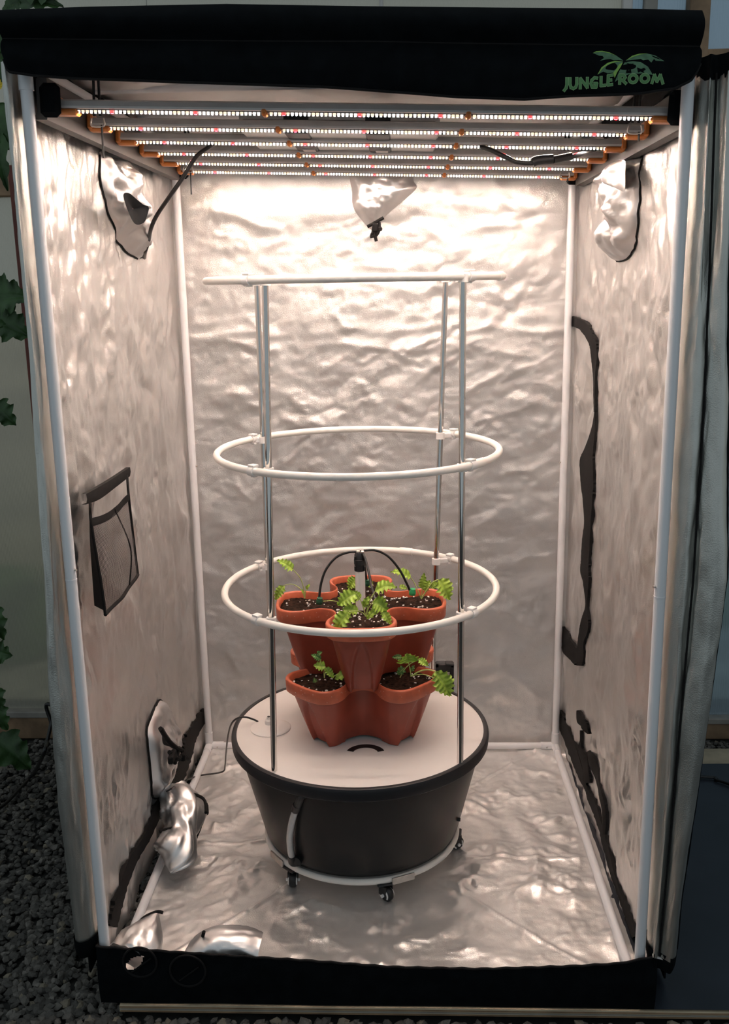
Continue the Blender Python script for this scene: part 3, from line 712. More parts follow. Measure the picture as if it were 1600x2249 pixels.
def door_y(x, t):
    roll = -.022*np.sin(np.clip(t/.4, 0, 1)*np.pi)
    low = -.016*np.sin(np.clip((t-.4)/.6, 0, 1)*np.pi*.9)
    w_ = .006*pn(x*3.2, t*2.5, 31) + .003*pn(x*9, t*5, 33)
    return YC + .004 + np.where(t < .4, roll, low) + w_*np.clip(t*6, 0, 1)
xs = np.linspace(x0c, x1c, 260); ts = np.linspace(0, 1, 60)
X, T = np.meshgrid(xs, ts, indexing='ij')
front = np.stack([X, door_y(X, T), door_z(X, T)], -1)
zt_ = np.interp(xs, KT[:, 0], KT[:, 1]); zb_ = np.interp(xs, KB[:, 0], KB[:, 1])
back = [np.stack([xs, np.full(260, y), z], -1) for y, z in ((-.015, zt_+.002), (.03, zt_), )]
under = [np.stack([xs, np.full(260, y), z], -1) for y, z in ((-.035, zb_+.002), (-.03, zb_+.03), (-.022, np.maximum(zb_+.05, zt_-.06)))]
allr = np.concatenate([np.array(back[::-1]).transpose(1, 0, 2), front, np.array(under).transpose(1, 0, 2)], 1)
door = new('rolled_door', MB().grid(allr), M['canvas'], tent, angle=0)
door['label'] = 'black canvas door rolled up above the opening with a green palm print'
for i in (0, -1): new('end_fold', MB().add(allr[i], [tuple(range(allr.shape[1]))]), M['canvas'], door, smooth=False)
new('binding', MB().tube(np.stack([xs, door_y(xs, xs*0+1)-.0005, zb_], -1), .0024, 8), M['velcro'], door)
new('fold_line', MB().tube(np.stack([xs, door_y(xs, xs*0+.4)-.0002, door_z(xs, xs*0+.4)], -1), .0018, 6), M['velcro'], door)
def on_door(cx, cy, lift):
    """a point of the printed emblem (crop coordinates) laid on the door cloth"""
    p_ = ay(1220 + cx/6.154, 80 + cy/6.154, YC-.012); x, z = p_[0], p_[2]
    zm = np.interp(x, KM[:, 0], KM[:, 1]); zb = np.interp(x, KB[:, 0], KB[:, 1])
    t = .4 + .6*(zm-z)/(zm-zb); return np.array([x, float(door_y(np.array(x), np.array(t))) - lift, z])
def strokes(mb, lines, w, lift):
    for L in lines:
        Q = np.array(L, float); closed = len(L) > 2 and tuple(L[0]) == tuple(L[-1])
        t = np.gradient(Q, axis=0)
        if closed: t[0] = t[-1] = Q[1]-Q[-2]
        for i in range(len(Q)-1):
            d = Q[i+1]-Q[i]; d = d/np.linalg.norm(d); nn = np.array([-d[1], d[0]])*w/2
            a = Q[i] - d*w*.30; b = Q[i+1] + d*w*.30
            mb.add([on_door(*(a+nn), lift), on_door(*(b+nn), lift), on_door(*(b-nn), lift), on_door(*(a-nn), lift)], [(0, 1, 2, 3)])
def ell(cx, cy, rx, ry, n=18): return [(cx+rx*math.cos(2*math.pi*i/n), cy+ry*math.sin(2*math.pi*i/n)) for i in range(n)] + [(cx+rx, cy)]
LET = [[(150, 562), (150, 650), (140, 695), (115, 728)],
       [(193, 562), (193, 640), (207, 688), (240, 702), (272, 682), (284, 640), (284, 560)],
       [(333, 698), (333, 566), (428, 686), (428, 558)],
       [(560, 562), (525, 556), (488, 590), (476, 635), (495, 680), (548, 680), (556, 632), (522, 632)],
       [(612, 545), (614, 662), (672, 655)], [(766, 522), (708, 530), (708, 652), (766, 645)], [(712, 590), (752, 586)],
       [(866, 635), (866, 522), (915, 524), (938, 555), (912, 588), (872, 590)], [(905, 592), (952, 632)],
       ell(1045, 570, 52, 50), ell(1203, 566, 52, 50), [(1302, 628), (1332, 520), (1370, 606), (1412, 520), (1452, 632)]]
lt = MB(); lt.cur = 0; strokes(lt, LET, 42, .0012); lt.cur = 1; strokes(lt, LET, 27, .0018)
tag(new('logo_lettering', lt, [M['logo_edge'], M['logo']], door, smooth=False), 'green printed words JUNGLE ROOM')
pm = MB()
def frond(pts, ci, lift): pm.cur = ci; pm.add([on_door(x, y, lift) for x, y in pts], [tuple(range(len(pts)))])
frond([(930, 350), (1040, 332), (1150, 347), (1245, 410), (1312, 520), (1180, 500), (1000, 505), (880, 560), (800, 610), (850, 480)], 0, .0006)
frond([(910, 338), (800, 330), (700, 360), (620, 420), (565, 515), (640, 475), (700, 500), (780, 490), (870, 380)], 0, .0007)
frond([(910, 336), (800, 328), (700, 356), (615, 420), (562, 515), (585, 495), (640, 425), (720, 375), (810, 345)], 1, .0009)
frond([(510, 212), (560, 185), (640, 180), (740, 205), (830, 255), (915, 325), (850, 315), (780, 318), (740, 300), (690, 305), (600, 325), (655, 285), (640, 255), (590, 250)], 0, .0007)
frond([(510, 212), (560, 184), (640, 179), (740, 204), (830, 254), (740, 215), (640, 194), (570, 200)], 1, .0009)
frond([(945, 325), (1040, 255), (1140, 225), (1250, 220), (1350, 250), (1470, 332), (1350, 325), (1330, 300), (1290, 352), (1250, 310), (1180, 320), (1150, 300), (1080, 310)], 0, .0007)
frond([(945, 325), (1040, 253), (1140, 222), (1250, 217), (1140, 238), (1050, 270)], 1, .0009)
frond([(905, 350), (850, 382), (815, 440), (775, 490), (795, 560), (830, 480), (875, 410)], 1, .0010)
pm.cur = 2
for q in ([(950, 470), (965, 420), (985, 470), (1005, 400), (1020, 495), (945, 500)], [(1095, 420), (1150, 440), (1190, 425), (1215, 445), (1180, 470), (1200, 500), (1140, 475), (1110, 490)], [(935, 345), (1000, 375), (1060, 365), (1000, 392)]):
    pm.add([on_door(x, y, .0010) for x, y in q], [tuple(range(len(q)))])
tag(new('logo_palm', pm, [M['logo_palm'], M['logo_bright'], M['canvas']], door, smooth=False), 'green printed palm fronds')
# ---- side flaps of the door, folded back beside the front poles
def flap(name, side, zs, prof_fn, seed, nz=240, ns=70):
    Z = np.linspace(zs[0], zs[1], nz); G = []
    for z in Z:
        G.append(smooth_path(np.array(prof_fn(z)), ns)[:ns-2])
    k = min(len(g) for g in G); G = np.array([g[:k] for g in G])
    S = np.linspace(0, .35, k)
    SS, ZZ = np.meshgrid(S, Z, indexing='xy')
    d = crumple(SS*1.6, ZZ, seed, 1.6, .8, .75, .8)
    tgt = np.gradient(G, axis=1); nn = np.stack([tgt[..., 1], -tgt[..., 0]], -1); nn /= np.maximum(np.linalg.norm(nn, axis=-1, keepdims=True), 1e-9)
    env = np.sin(np.linspace(0, np.pi, k))**.5
    XY = G + nn*(d*env)[..., None]
    return new(name, MB().grid(np.concatenate([XY, ZZ[..., None]], -1)), M['silver_flap'], tent, angle=0), XY, Z
def zpx(py, X): return ax(1500, py, X)[2] if False else ay(1450, py, 0)[2]
zk = np.array([zpx(a, 0) for a in (2090, 1800, 1500, 1270, 900, 600, 300, 130)])
wR = np.array([.080, .100, .122, .134, .116, .098, .080, .074]); gR = np.array([.036, .045, .052, .058, .058, .052, .045, .042])
def profR(z):
    w = float(np.interp(z, zk, wR))*.94; g = float(np.interp(z, zk, gR))
    return [(.628, .05), (.620, .012), (.628, -.012), (.600+g*.72, -.026), (.600+g, -.018), (.600+g+.010, -.03), (.600+g+(w-g)*.55, -.040), (.600+w-.006, -.022), (.600+w, .012), (.600+w-.012, .05), (.640, .06)]
fr, XYr, Zr = flap('door_flap', 1, (.118, 1.915), profR, 51)
iz = int(XYr.shape[1]*.40)
new('zipper', MB().tube(np.stack([.6+np.interp(Zr, zk, gR), np.full(len(Zr), -.0215), Zr], -1), .0022, 6), M['velcro'], fr)
ie = int(XYr.shape[1]*.80)
new('edge_binding', MB().tube(np.concatenate([XYr[:, ie]+np.array([.001, .004]), Zr[:, None]], 1), .006, 8), M['canvas'], fr)
def hem(z0, z1, prof, par, out=.004):
    r = []
    for z in np.linspace(z0, z1, 8):
        P = smooth_path(np.array(prof(max(z, .09))), 60); c = P.mean(0); dd = P-c; P = c + dd*(1 + out/np.maximum(np.linalg.norm(dd, axis=1, keepdims=True), .01))
        sc = 1 - .16*(1-min(1, (z-z0)/.03))**2
        r.append(np.concatenate([c+(P-c)*sc, np.full((len(P), 1), z)], 1))
    k = len(r[0]); b = MB().grid(np.array(r), closev=True); b.f.append(tuple(range(k))); b.mi.append(0)
    new('hem_band', b, M['canvas'], par)
hem(.085, .128, profR, fr)
hem(1.905, 1.945, profR, fr, .002)
zkL = np.array([zpx(a, 0) for a in (2050, 1800, 1500, 1300, 900, 550, 170)]); wL = np.array([.062, .066, .060, .050, .044, .042, .044])
def profL(z):
    w = float(np.interp(z, zkL, wL))
    return [(-.625, .05), (-.619, .014), (-.624, -.010), (-.600-w*.62, -.026), (-.600-w*.9, -.022), (-.600-w, .004), (-.600-w+.008, .04), (-.632, .06)][::-1]
fl, XYl, Zl = flap('door_flap', -1, (.136, 1.965), profL, 57)
hem(.10, .145, profL, fl)
kx = int(XYl.shape[1]*.2)
# buckles at the bottom corners of the lip
bu = MB().box((.652, -.012, .098), (.030, .012, .034), bev=.003).box((.648, -.016, .118), (.034, .010, .010), bev=.002)
new('buckle', bu, M['rubber'], tent); 
bu = MB().tube(smooth_path([(.622, -.02, .118), (.648, -.024, .113), (.662, -.018, .105)], 12), .006, 8, squash=.4)
new('strap', bu, M['alu'], tent)

# ================================================================== GROW LIGHT
LC = np.array([.013, .58, 1.876]); tilt = math.atan((1.852-1.890)/1.08)
gl = thing('grow_light', 'six-bar LED grow light with orange end caps hanging under the tent roof', 'grow light', LC)
gl.rotation_euler = (0, -tilt, 0)
ORG[gl.name] = (0, 0, 0)          # parts below are written in the lamp's own coordinates
NB = 6; LH = .545
ys = [-.52 + .208*i for i in range(NB)]
def prism(sec, x0, x1):
    k = len(sec); v = [(x0, y, z) for y, z in sec] + [(x1, y, z) for y, z in sec]
    return MB().add(v, [tuple(range(k)), tuple(range(k, 2*k))[::-1]] + [(i, k+i, k+(i+1) % k, (i+1) % k) for i in range(k)])
def dome_mesh(name, m_, k_):
    b = MB().lathe([(.0029*k_, 0.0), (.0028*k_, -.0024), (.0025*k_, -.0042), (.0019*k_, -.0051), (.0, -.00525)], (0, 0, 0), 8)
    v = np.concatenate(b.v); me = bpy.data.meshes.new(name); me.from_pydata(v.tolist(), [], b.f); me.materials.append(m_); me.shade_smooth(); return me, v, b.f
led = [dome_mesh('led', M[k], q) for k, q in (('led_warm', 1), ('led_cool', 1), ('led_red', 1.5))]
NL = 138; rest = MB()
redf = [.069, .209, .362, .5, .638, .79, .931]; redi = {int(round(f*(NL-1))) for f in redf}; gapi = {45, 46, 93, 94}
for b, y in enumerate(ys):
    sec = [(y-.019, .0), (y-.020, .004), (y-.017, .013), (y-.013, .016), (y+.013, .016), (y+.017, .013), (y+.020, .004), (y+.019, .0)]
    bar = new('light_bar', prism(sec, -LH-.028, LH+.028), M['alu'], gl, smooth=False)
    new('diode_strip', MB().box((0, y, -.0006), (2*LH+.01, .016, .0012)), M['strip'], bar, smooth=False)
    for s_ in (-1, 1):
        new('end_cap', MB().box((s_*(LH+.032), y, .008), (.012, .044, .030), bev=.003).box((s_*(LH+.014), y-.001, -.006), (.046, .030, .011), bev=.004), M['orange'], bar, smooth=False)
    for gidx in (45.5, 93.5):
        x = -LH + 2*LH*gidx/(NL-1); new('clip', MB().box((x, y-.002, -.004), (.011, .024, .010), bev=.003).box((x, y-.018, -.001), (.009, .006, .008), bev=.002), M['orange'], bar, smooth=False)
    for i in range(NL):
        if i in gapi: continue
        x = -LH + 2*LH*i/(NL-1)
        k = 2 if i in redi else (0 if (i % 11) in (2, 3, 5, 7) else 1)
        if b < 2:
            o = bpy.data.objects.new('led', led[k][0]); col.objects.link(o); o.parent = bar; o.location = (x, y-.003, -.0012)
        else:
            rest.cur = k; rest.add(led[k][1] + np.array([x, y-.003, -.0012]), led[k][2])
tag(new('led_rows', rest, [M['led_warm'], M['led_cool'], M['led_red']], gl), kind='stuff')
for s_ in (-1, 1):
    sec = [(.0, -.004), (.0, .048), (.006, .052), (.020, .052), (.026, .046), (.026, -.012), (.034, -.018), (.034, -.024), (.004, -.024)]
    v = []
    for yy in (-.556, .556): v += [(s_*(LH+.039+a*.8), yy, z) for a, z in sec]
    k = len(sec); f = [tuple(range(k)), tuple(range(k, 2*k))[::-1]] + [(i, k+i, k+(i+1) % k, (i+1) % k) for i in range(k)]
    rail = new('side_rail', MB().add(v, f), M['rail'], gl, smooth=False)
    for yy in (-.557, .557): new('rail_cap', MB().box((s_*(LH+.034), yy, .010), (.038, .02, .060), bev=.008), M['canvas'], rail, smooth=False)
# driver case across the middle bars
dr = new('driver_case', MB().box((-.063, -.055, .034), (.44, .32, .052), bev=.005), M['alu_light'], gl, smooth=False)
for x in (-.157, .022):
    new('bracket', MB().box((x, -.055, .034), (.055, .330, .058), bev=.003), M['rubber'], dr, smooth=False)
    new('bracket_foot', MB().box((x+.004, .06, .0045), (.030, .04, .004), bev=.001), M['alu'], dr, smooth=False)
for x in (-.285, .160): new('end_tab', MB().box((x, -.15, .026), (.040, .06, .012), bev=.003), M['rubber'], dr, smooth=False)
new('case_slot', MB().box((-.063, -.216, .030), (.42, .004, .006)), M['rubber'], dr, smooth=False)
inv = Matrix.Translation(Vector(LC)) @ Matrix.Rotation(-tilt, 4, 'Y'); inv = inv.inverted()
def lampc(p): return np.array(inv @ Vector(p))
for s_, yy in ((-1, -.42), (1, -.42), (-1, .42), (1, .42)):
    x = s_*(LH-.012)
    hs = MB()
    for dx in (-.006, .006): hs.tube([(x+dx, yy, .004), (x+dx*.7, yy, .125)], .0028, 8)
    hg = new('hanger', hs, M['rubber'], gl)
    new('hook', MB().tube(smooth_path([(x-.012, yy, .0), (x-.012, yy, -.014), (x+.012, yy, -.014), (x+.012, yy, .0)], 16), .0022, 8), M['plate'], hg)
    new('cord_tail', MB().tube([(x+.008, yy, -.012), (x+.009, yy, -.075 if s_ < 0 else -.03)], .0022, 6), M['rubber'], hg)
pc = [ay(490, 300, .55), ay(460, 322, .60), ay(430, 345, .62), ay(398, 395, .63), ay(372, 432, .64), ay(346, 470, .66), ay(332, 500, .68), ax(326, 530, -.585), ax(319, 552, -.60), ax(317, 566, -.63)]
new('power_cord', MB().tube([lampc(p_) for p_ in smooth_path(pc, 70)], .0052, 10), M['cable'], gl)
pc2 = [ay(1050, 322, .48), ay(1078, 330, .46), ay(1112, 346, .45), ay(1135, 356, .45), ay(1172, 358, .45), ay(1230, 350, .46), ay(1262, 342, .47), ay(1300, 330, .5), ay(1330, 318, .55)]
c2 = new('power_cord', MB().tube([lampc(p_) for p_ in smooth_path(pc2, 60)], .0055, 10), M['cable'], gl)
new('connector', MB().tube([lampc(p_) for p_ in smooth_path([ay(1168, 357, .45), ay(1180, 352, .45), ay(1214, 349, .45)], 8)], .0105, 10).tube([lampc(p_) for p_ in [ay(1214, 351, .45), ay(1254, 343, .465)]], .0085, 10), M['rubber'], c2)

# ================================================================== RESERVOIR, DOLLY
TC = np.array([-.042, .615]); ZL = .358
tank = thing('reservoir_tank', 'round black plastic reservoir with a pale flat lid on the tent floor', 'tank', (TC[0], TC[1], .06))
new('body', MB().lathe([(.235, .050), (.256, .052), (.268, .060), (.2765, .078), (.338, .325), (.340, .336), (.332, .338)], (*TC, 0), 128), M['tank'], tank)
new('rim', MB().lathe([(.336, .320), (.350, .322), (.3565, .328), (.3585, .350), (.3555, .3585), (.350, .361), (.3445, .360), (.343, .350)], (*TC, 0), 128), M['tank_rim'], tank)
# lid disc with pole sockets and kidney slots, black plates in place of shade
ld = MB().lathe([(.0, .3565), (.10, .3570), (.30, .3572), (.3435, .3570), (.3435, .345)], (*TC, 0), 128)
lid = new('lid', ld, M['lid'], tank); lid['label'] = 'pale flat lid'
def kidney(c, ang, r0=.034, r1=.052, sp=1.25):
    a = np.linspace(ang-sp, ang+sp, 22)
    out = [(c[0]+r1*math.cos(t), c[1]+r1*math.sin(t)) for t in a] + [(c[0]+r0*math.cos(t), c[1]+r0*math.sin(t)) for t in a[::-1]]
    return out
for (px, py, ang) in ((802, 1655, math.pi/2), (690, 1603, 0.0), (900, 1598, math.pi)):
    c = az(px, py, ZL)
    k = kidney(c[:2], ang); new('slot', MB().poly([(x, y, ZL-.0004) for x, y in k], (0, 0, 1), .0008), M['rubber'], lid, smooth=False)
# sight tube
def ty(px, py, off=0.0):
    """point on the front of the tapered body seen at a pixel"""
    d = _ray(px, py); best = None
    for t in np.linspace(1.6, 3.2, 1600):
        q = CAM + d*t/np.linalg.norm(d)
        r = np.interp(q[2], [.07, .09, .33], [.272, .279, .339]) + off
        if np.hypot(q[0]-TC[0], q[1]-TC[1]) < r: return q
    return q
st = new('sight_tube', MB().tube(smooth_path([ty(652, 1770, .012), ty(642, 1800, .018), ty(636, 1835, .020), ty(637, 1865, .018), ty(641, 1885, .014)], 30), .0085, 14), M['tube_clear'], tank)
new('elbow', MB().tube(smooth_path([ty(664, 1748, .0), ty(660, 1752, .012), ty(650, 1776, .013)], 12), .0098, 12).tube([ty(652, 1768, .013), ty(648, 1780, .014)], .0112, 12), M['rubber'], st)
new('elbow', MB().tube(smooth_path([ty(656, 1892, .0), ty(648, 1895, .012), ty(641, 1893, .016), ty(640, 1880, .016)], 12), .0100, 12).lathe([(.013, 0), (.013, .012), (.0, .012)], ty(654, 1888, .004), 12, axis=(-.3, -.9, 0)), M['rubber'], st)
q = ty(1007, 1800, .004); new('tank_plug', MB().lathe([(.005, -.01), (.005, .004), (.0, .004)], q, 12, axis=(.95, -.3, 0)), M['rubber'], tank)
dolly = thing('plant_dolly', 'white ring dolly on small black casters beneath the black reservoir', 'dolly', (TC[0], TC[1], -.015))
new('ring', MB().tube(circle((*TC, .046), .270, 128), .0085, 14, closed=True), M['hoop'], dolly)
new('platform', MB().lathe([(.0, .042), (.262, .042), (.262, .0495), (.0, .0495)], (*TC, 0), 64), M['lid'], dolly)
for px, py in ((617, 1882), (880, 1922)):
    c = at(px, py, 2, .048); a = math.atan2(c[1]-TC[1], c[0]-TC[0])
    pl = new('plate', MB().box((TC[0]+.281*math.cos(a), TC[1]+.281*math.sin(a), .047), (.005, .064, .019), rot=np.array(Matrix.Rotation(a, 3, 'Z')), bev=.001), M['plate'], dolly, smooth=False)
for k, adeg in enumerate((227, 285, 355, 65, 140)):
    a = math.radians(adeg); c = np.array([TC[0]+.262*math.cos(a), TC[1]+.262*math.sin(a)])
    h = a + (.75 if k == 0 else .5)
    fw = np.array([math.cos(h), math.sin(h), 0]); sd = np.array([-fw[1], fw[0], 0])
    cs = new('caster', MB().box((c[0], c[1], .0385), (.045, .045, .005), rot=np.array(Matrix.Rotation(a, 3, 'Z')), bev=.002).lathe([(.013, .030), (.013, .0385)], (c[0], c[1], 0), 14)
             .box((c[0]+sd[0]*.012+fw[0]*.006, c[1]+sd[1]*.012+fw[1]*.006, .018), (.028, .003, .03), rot=np.array(Matrix.Rotation(h, 3, 'Z')), bev=.001)
             .box((c[0]-sd[0]*.012+fw[0]*.006, c[1]-sd[1]*.012+fw[1]*.006, .018), (.028, .003, .03), rot=np.array(Matrix.Rotation(h, 3, 'Z')), bev=.001), M['rubber'], dolly, smooth=False)
    wc = np.array([c[0]+fw[0]*.010, c[1]+fw[1]*.010, .0065])
    new('wheel', MB().lathe([(.0, -.009), (.017, -.009), (.0195, -.006), (.0195, .006), (.017, .009), (.0, .009)], wc, 24, axis=sd), M['rubber'], cs)
    for s_ in (-1, 1):
        new('hub', MB().lathe([(.0045, .0), (.0045, .005), (.0, .006)], wc+sd*s_*.0135, 12, axis=sd*s_), M['clip'], cs)
        new('wheel_face', MB().tube(np.array([wc+sd*s_*.0108+.0135*(math.cos(t)*fw+math.sin(t)*np.array([0, 0, 1])) for t in np.linspace(-.5, 4.2, 24)]), .0022, 6), M['clip'], cs)

# ================================================================== TRELLIS
HC = np.array([-.033, .615])
tre = thing('hoop_trellis', 'three white hoops clipped to four shiny steel poles around the planters', 'trellis', (HC[0], HC[1], ZL))
FLp = az(602, 1692, ZL); FRp = az(1010, 1675, ZL)
PA = [((FLp[0], FLp[1]), (-.221, .338)), ((FRp[0], FRp[1]), (.222, .352)), ((-.313, .820), (-.310, .822)), ((.166, .862), (.206, .858))]   # foot, head of each pole
def pole_at(P, z): t = (z-ZL)/(1.572-ZL); return P[0][0]+(P[1][0]-P[0][0])*t, P[0][1]+(P[1][1]-P[0][1])*t
HZ = [1.576, 1.141, .768]; HR = [.368, .366, .364]; RT = .0093; PR_ = .0079
for P in PA: new('pole', MB().tube([(*P[0], ZL+.0005), (*P[1], 1.572)], PR_, 20), M['steel'], tre)
for h, (z, r) in enumerate(zip(HZ, HR)):
    hp = new('hoop', MB().tube(circle((HC[0], HC[1], z), r, 160), RT, 14, closed=True), M['hoop'], tre)
    a0 = {0: -.30, 1: -.62, 2: 1.22}[h]
    new('coupling', MB().tube(np.array([(HC[0]+r*math.cos(t), HC[1]+r*math.sin(t), z) for t in np.linspace(a0-.055, a0+.055, 8)]), RT*1.22, 14), M['hoop'], hp)
    for P in PA:
        x, y = pole_at(P, z)
        pa = math.atan2(y-HC[1], x-HC[0]); sgn = -1 if (x < HC[0]) == (y < HC[1]) else 1
        sh_ = .062*(1 if x*1 < HC[0] else 1)*(-1 if x < HC[0] else 1)*(1 if y < HC[1] else -1)
        ha = pa + sh_; hx, hy = HC[0]+r*math.cos(ha), HC[1]+r*math.sin(ha)
        tn = np.array([-math.sin(ha), math.cos(ha), 0])
        zc = z - .004
        cb = MB().lathe([(.0082, -.009), (.0122, -.009), (.0122, .009), (.0082, .009)], (x, y, zc), 18)
        cb.tube([np.array([hx, hy, z])-tn*.009, np.array([hx, hy, z])+tn*.009], RT*1.32, 16)
        mid = np.array([(x+hx)/2, (y+hy)/2, zc]); dirv = np.array([hx-x, hy-y, 0]); L = np.linalg.norm(dirv); ang = math.atan2(dirv[1], dirv[0])
        cb.box(mid, (L*.9, .011, .015), rot=np.array(Matrix.Rotation(ang, 3, 'Z')), bev=.002)
        o_ = np.array([math.cos(ha), math.sin(ha), 0])
        cb.box(np.array([hx, hy, z+.0125])-o_*.002, (.018, .020, .005), rot=np.array(Matrix.Rotation(ha, 3, 'Z')), bev=.001)
        cb.box(np.array([hx, hy, z-.0125])-o_*.004, (.012, .012, .005), rot=np.array(Matrix.Rotation(ha, 3, 'Z')), bev=.001)
        new('clip', cb, M['clip'], tre, angle=35)

# ================================================================== PLANTERS
PC = np.array([-.033, .625])
def lobe_outline(tip, hw, waist, n=160, flat=.92, flute=0.0, fw=.5):
    """closed outline of a four-lobed pot: tip reach, lobe half width, waist radius"""
    w = waist/math.sqrt(2); pts = []
    neck = hw*.86
    lob = [(w*1.02, w*.98) if False else (w, w), (w+ (tip-w)*.22, min(w*.86, hw*1.08)), (w+(tip-w)*.52, hw*.985), (w+(tip-w)*.74, hw), (w+(tip-w)*.92, hw*.80), (tip*.993, hw*.42), (tip-flute, 0)]
    half = lob
    quad = [(x, -y) for x, y in half] + [(x, y) for x, y in half[::-1]][1:-1]
    quad = [(w, -w)] + [(x, -y) for x, y in half[1:]] + [(x, y) for x, y in half[1:-1][::-1]]
    for k in range(4):
        c, s_ = math.cos(k*math.pi/2), math.sin(k*math.pi/2)
        pts += [(x*c-y*s_, x*s_+y*c) for x, y in quad]
    P = smooth_path(np.array(pts), n, True)
    return P
def resample(P, n):
    Q = np.vstack([P, P[:1]]); L = np.r_[0, np.cumsum(np.linalg.norm(np.diff(Q, axis=0), axis=1))]
    t = np.linspace(0, L[-1], n, endpoint=False); return np.stack([np.interp(t, L, Q[:, k]) for k in (0, 1)], -1)
NP = 384
def planter(name, label, zbase, rot, seed, H):
    root = thing(name, label, 'planter', (PC[0], PC[1], zbase))
    R_ = np.array([[math.cos(rot), -math.sin(rot)], [math.sin(rot), math.cos(rot)]])
    def ring(tip, hw, waist, z, flute=0., zoff=None):
        P = lobe_outline(tip, hw, waist, NP)[:NP]
        return P
    rows = []
    zs = np.linspace(0, H-.026, 26)
    for i, z in enumerate(zs):
        t = z/(H-.026); te = t**.9
        tip = .168 + (.218-.168)*te; hw = .040 + (.079-.040)*te; wa = .080 + (.106-.080)*te
        P = lobe_outline(tip, hw, wa, NP)[:NP]
        # arched flute on each lobe face
        ang = np.arctan2(P[:, 1], P[:, 0]); la = (ang + math.pi/4) % (math.pi/2) - math.pi/4
        rad = np.hypot(P[:, 0], P[:, 1]); lat = rad*np.sin(la); axl = rad*np.cos(la)
        fwid = .030*math.sqrt(max(0, 1-(t/.86)**2.4)) if t < .86 else 0
        infl = np.clip((fwid-np.abs(lat))/.006, 0, 1)*(axl > tip*.8) if fwid > 0 else 0*lat
        infl = infl*infl*(3-2*infl)
        dep = .015*(1-.5*t)
        k = 1 - infl*dep/np.maximum(rad, 1e-6)
        P = P*k[:, None]
        zz = np.full(NP, z)
        if i == 0:
            side = np.clip((np.abs(lat)-.02)/.02, 0, 1)*(axl > .09)
            zz = zz + infl*.016 + .010*np.cos(np.clip(lat/.05, -1, 1)*math.pi/2)*0 + np.where(axl < .11, .012, 0)
        rows.append(np.concatenate([P @ R_.T + PC, zbase + zz[:, None]], 1))
    body = MB().grid(np.array(rows), closev=True)
    new('pot_body', body, M['terra'], root, angle=50)
    rim = []
    for off, z in ((.000, H-.036), (.004, H-.037), (.0072, H-.034), (.0085, H-.004), (.0075, H-.0008), (.0045, H), (.001, H-.0005), (-.001, H-.003), (-.0012, H-.03)):
        P = lobe_outline(.222+off, .081+off, .1085+off*.6, NP)[:NP]
        rim.append(np.concatenate([P @ R_.T + PC, np.full((NP, 1), zbase+z)], 1))
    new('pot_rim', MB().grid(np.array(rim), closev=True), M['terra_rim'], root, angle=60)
    P = lobe_outline(.220, .079, .1075, NP)[:NP]
    rr = np.linspace(1, 0, 34); G = rr[:, None, None]*P[None]
    u, v = G[..., 0], G[..., 1]
    sz = .004*pn(u*22, v*22, seed) + .0035*ridge(u*60, v*60, seed+1)*.6 + .0022*pn(u*150, v*150, seed+2)
    sz = sz + .006*pn(u*9, v*9, seed+5)
    S = np.stack([u*R_[0, 0]+v*R_[0, 1]+PC[0], u*R_[1, 0]+v*R_[1, 1]+PC[1], zbase+H-.020+sz], -1)
    soil = new('soil', MB().grid(S, closev=True), M['soil'], root, angle=0)
    r = np.random.default_rng(seed); pb = MB()
    for _ in range(360):
        i, j = int(r.integers(1, 26)), int(r.integers(0, NP)); f = r.uniform(0, 1)
        p_ = S[i, j]*(1-f) + S[i+1, j]*f
        if r.uniform() > rr[i]: continue
        s_ = r.uniform(.0018, .0054)
        v0, f0 = rocks[int(r.integers(0, 6))]; Rm = np.array(Matrix.Rotation(r.uniform(0, 6), 3, 'Z') @ Matrix.Rotation(r.uniform(-1, 1), 3, 'X'))
        pb.add((v0*s_) @ Rm.T + p_ + np.array([0, 0, s_*.3]), f0)
    tag(new('perlite', pb, M['perlite'], soil, smooth=False), kind='stuff')
    dr_ = MB()   # water drops / splashes on the rim
    for _ in range(110):
        j = int(r.integers(0, NP)); k0 = rim[2][j]; k1 = rim[3][j]; f = r.uniform(.05, .9); p_ = k0*(1-f)+k1*f
        s_ = r.uniform(.0006, .0013); c_ = np.array([PC[0], PC[1], 0]); dv = p_-c_; dv[2] = 0; dv /= np.linalg.norm(dv)
        v0, f0 = rocks[0]; dr_.add(v0*s_ + p_ + dv*.0004, f0)
    tag(new('splash_specks', dr_, M['perlite'], root, smooth=False), kind='stuff')
    return root, S
TIERZ = .525
low, Slow = planter('stacking_planter', 'lower terracotta four-lobed planter standing on the pale reservoir lid', .3585, math.radians(45+2.5), 3, .187)
top, Stop = planter('stacking_planter', 'upper terracotta four-lobed planter stacked crosswise on the lower one', TIERZ, math.radians(2.5), 8, .201)
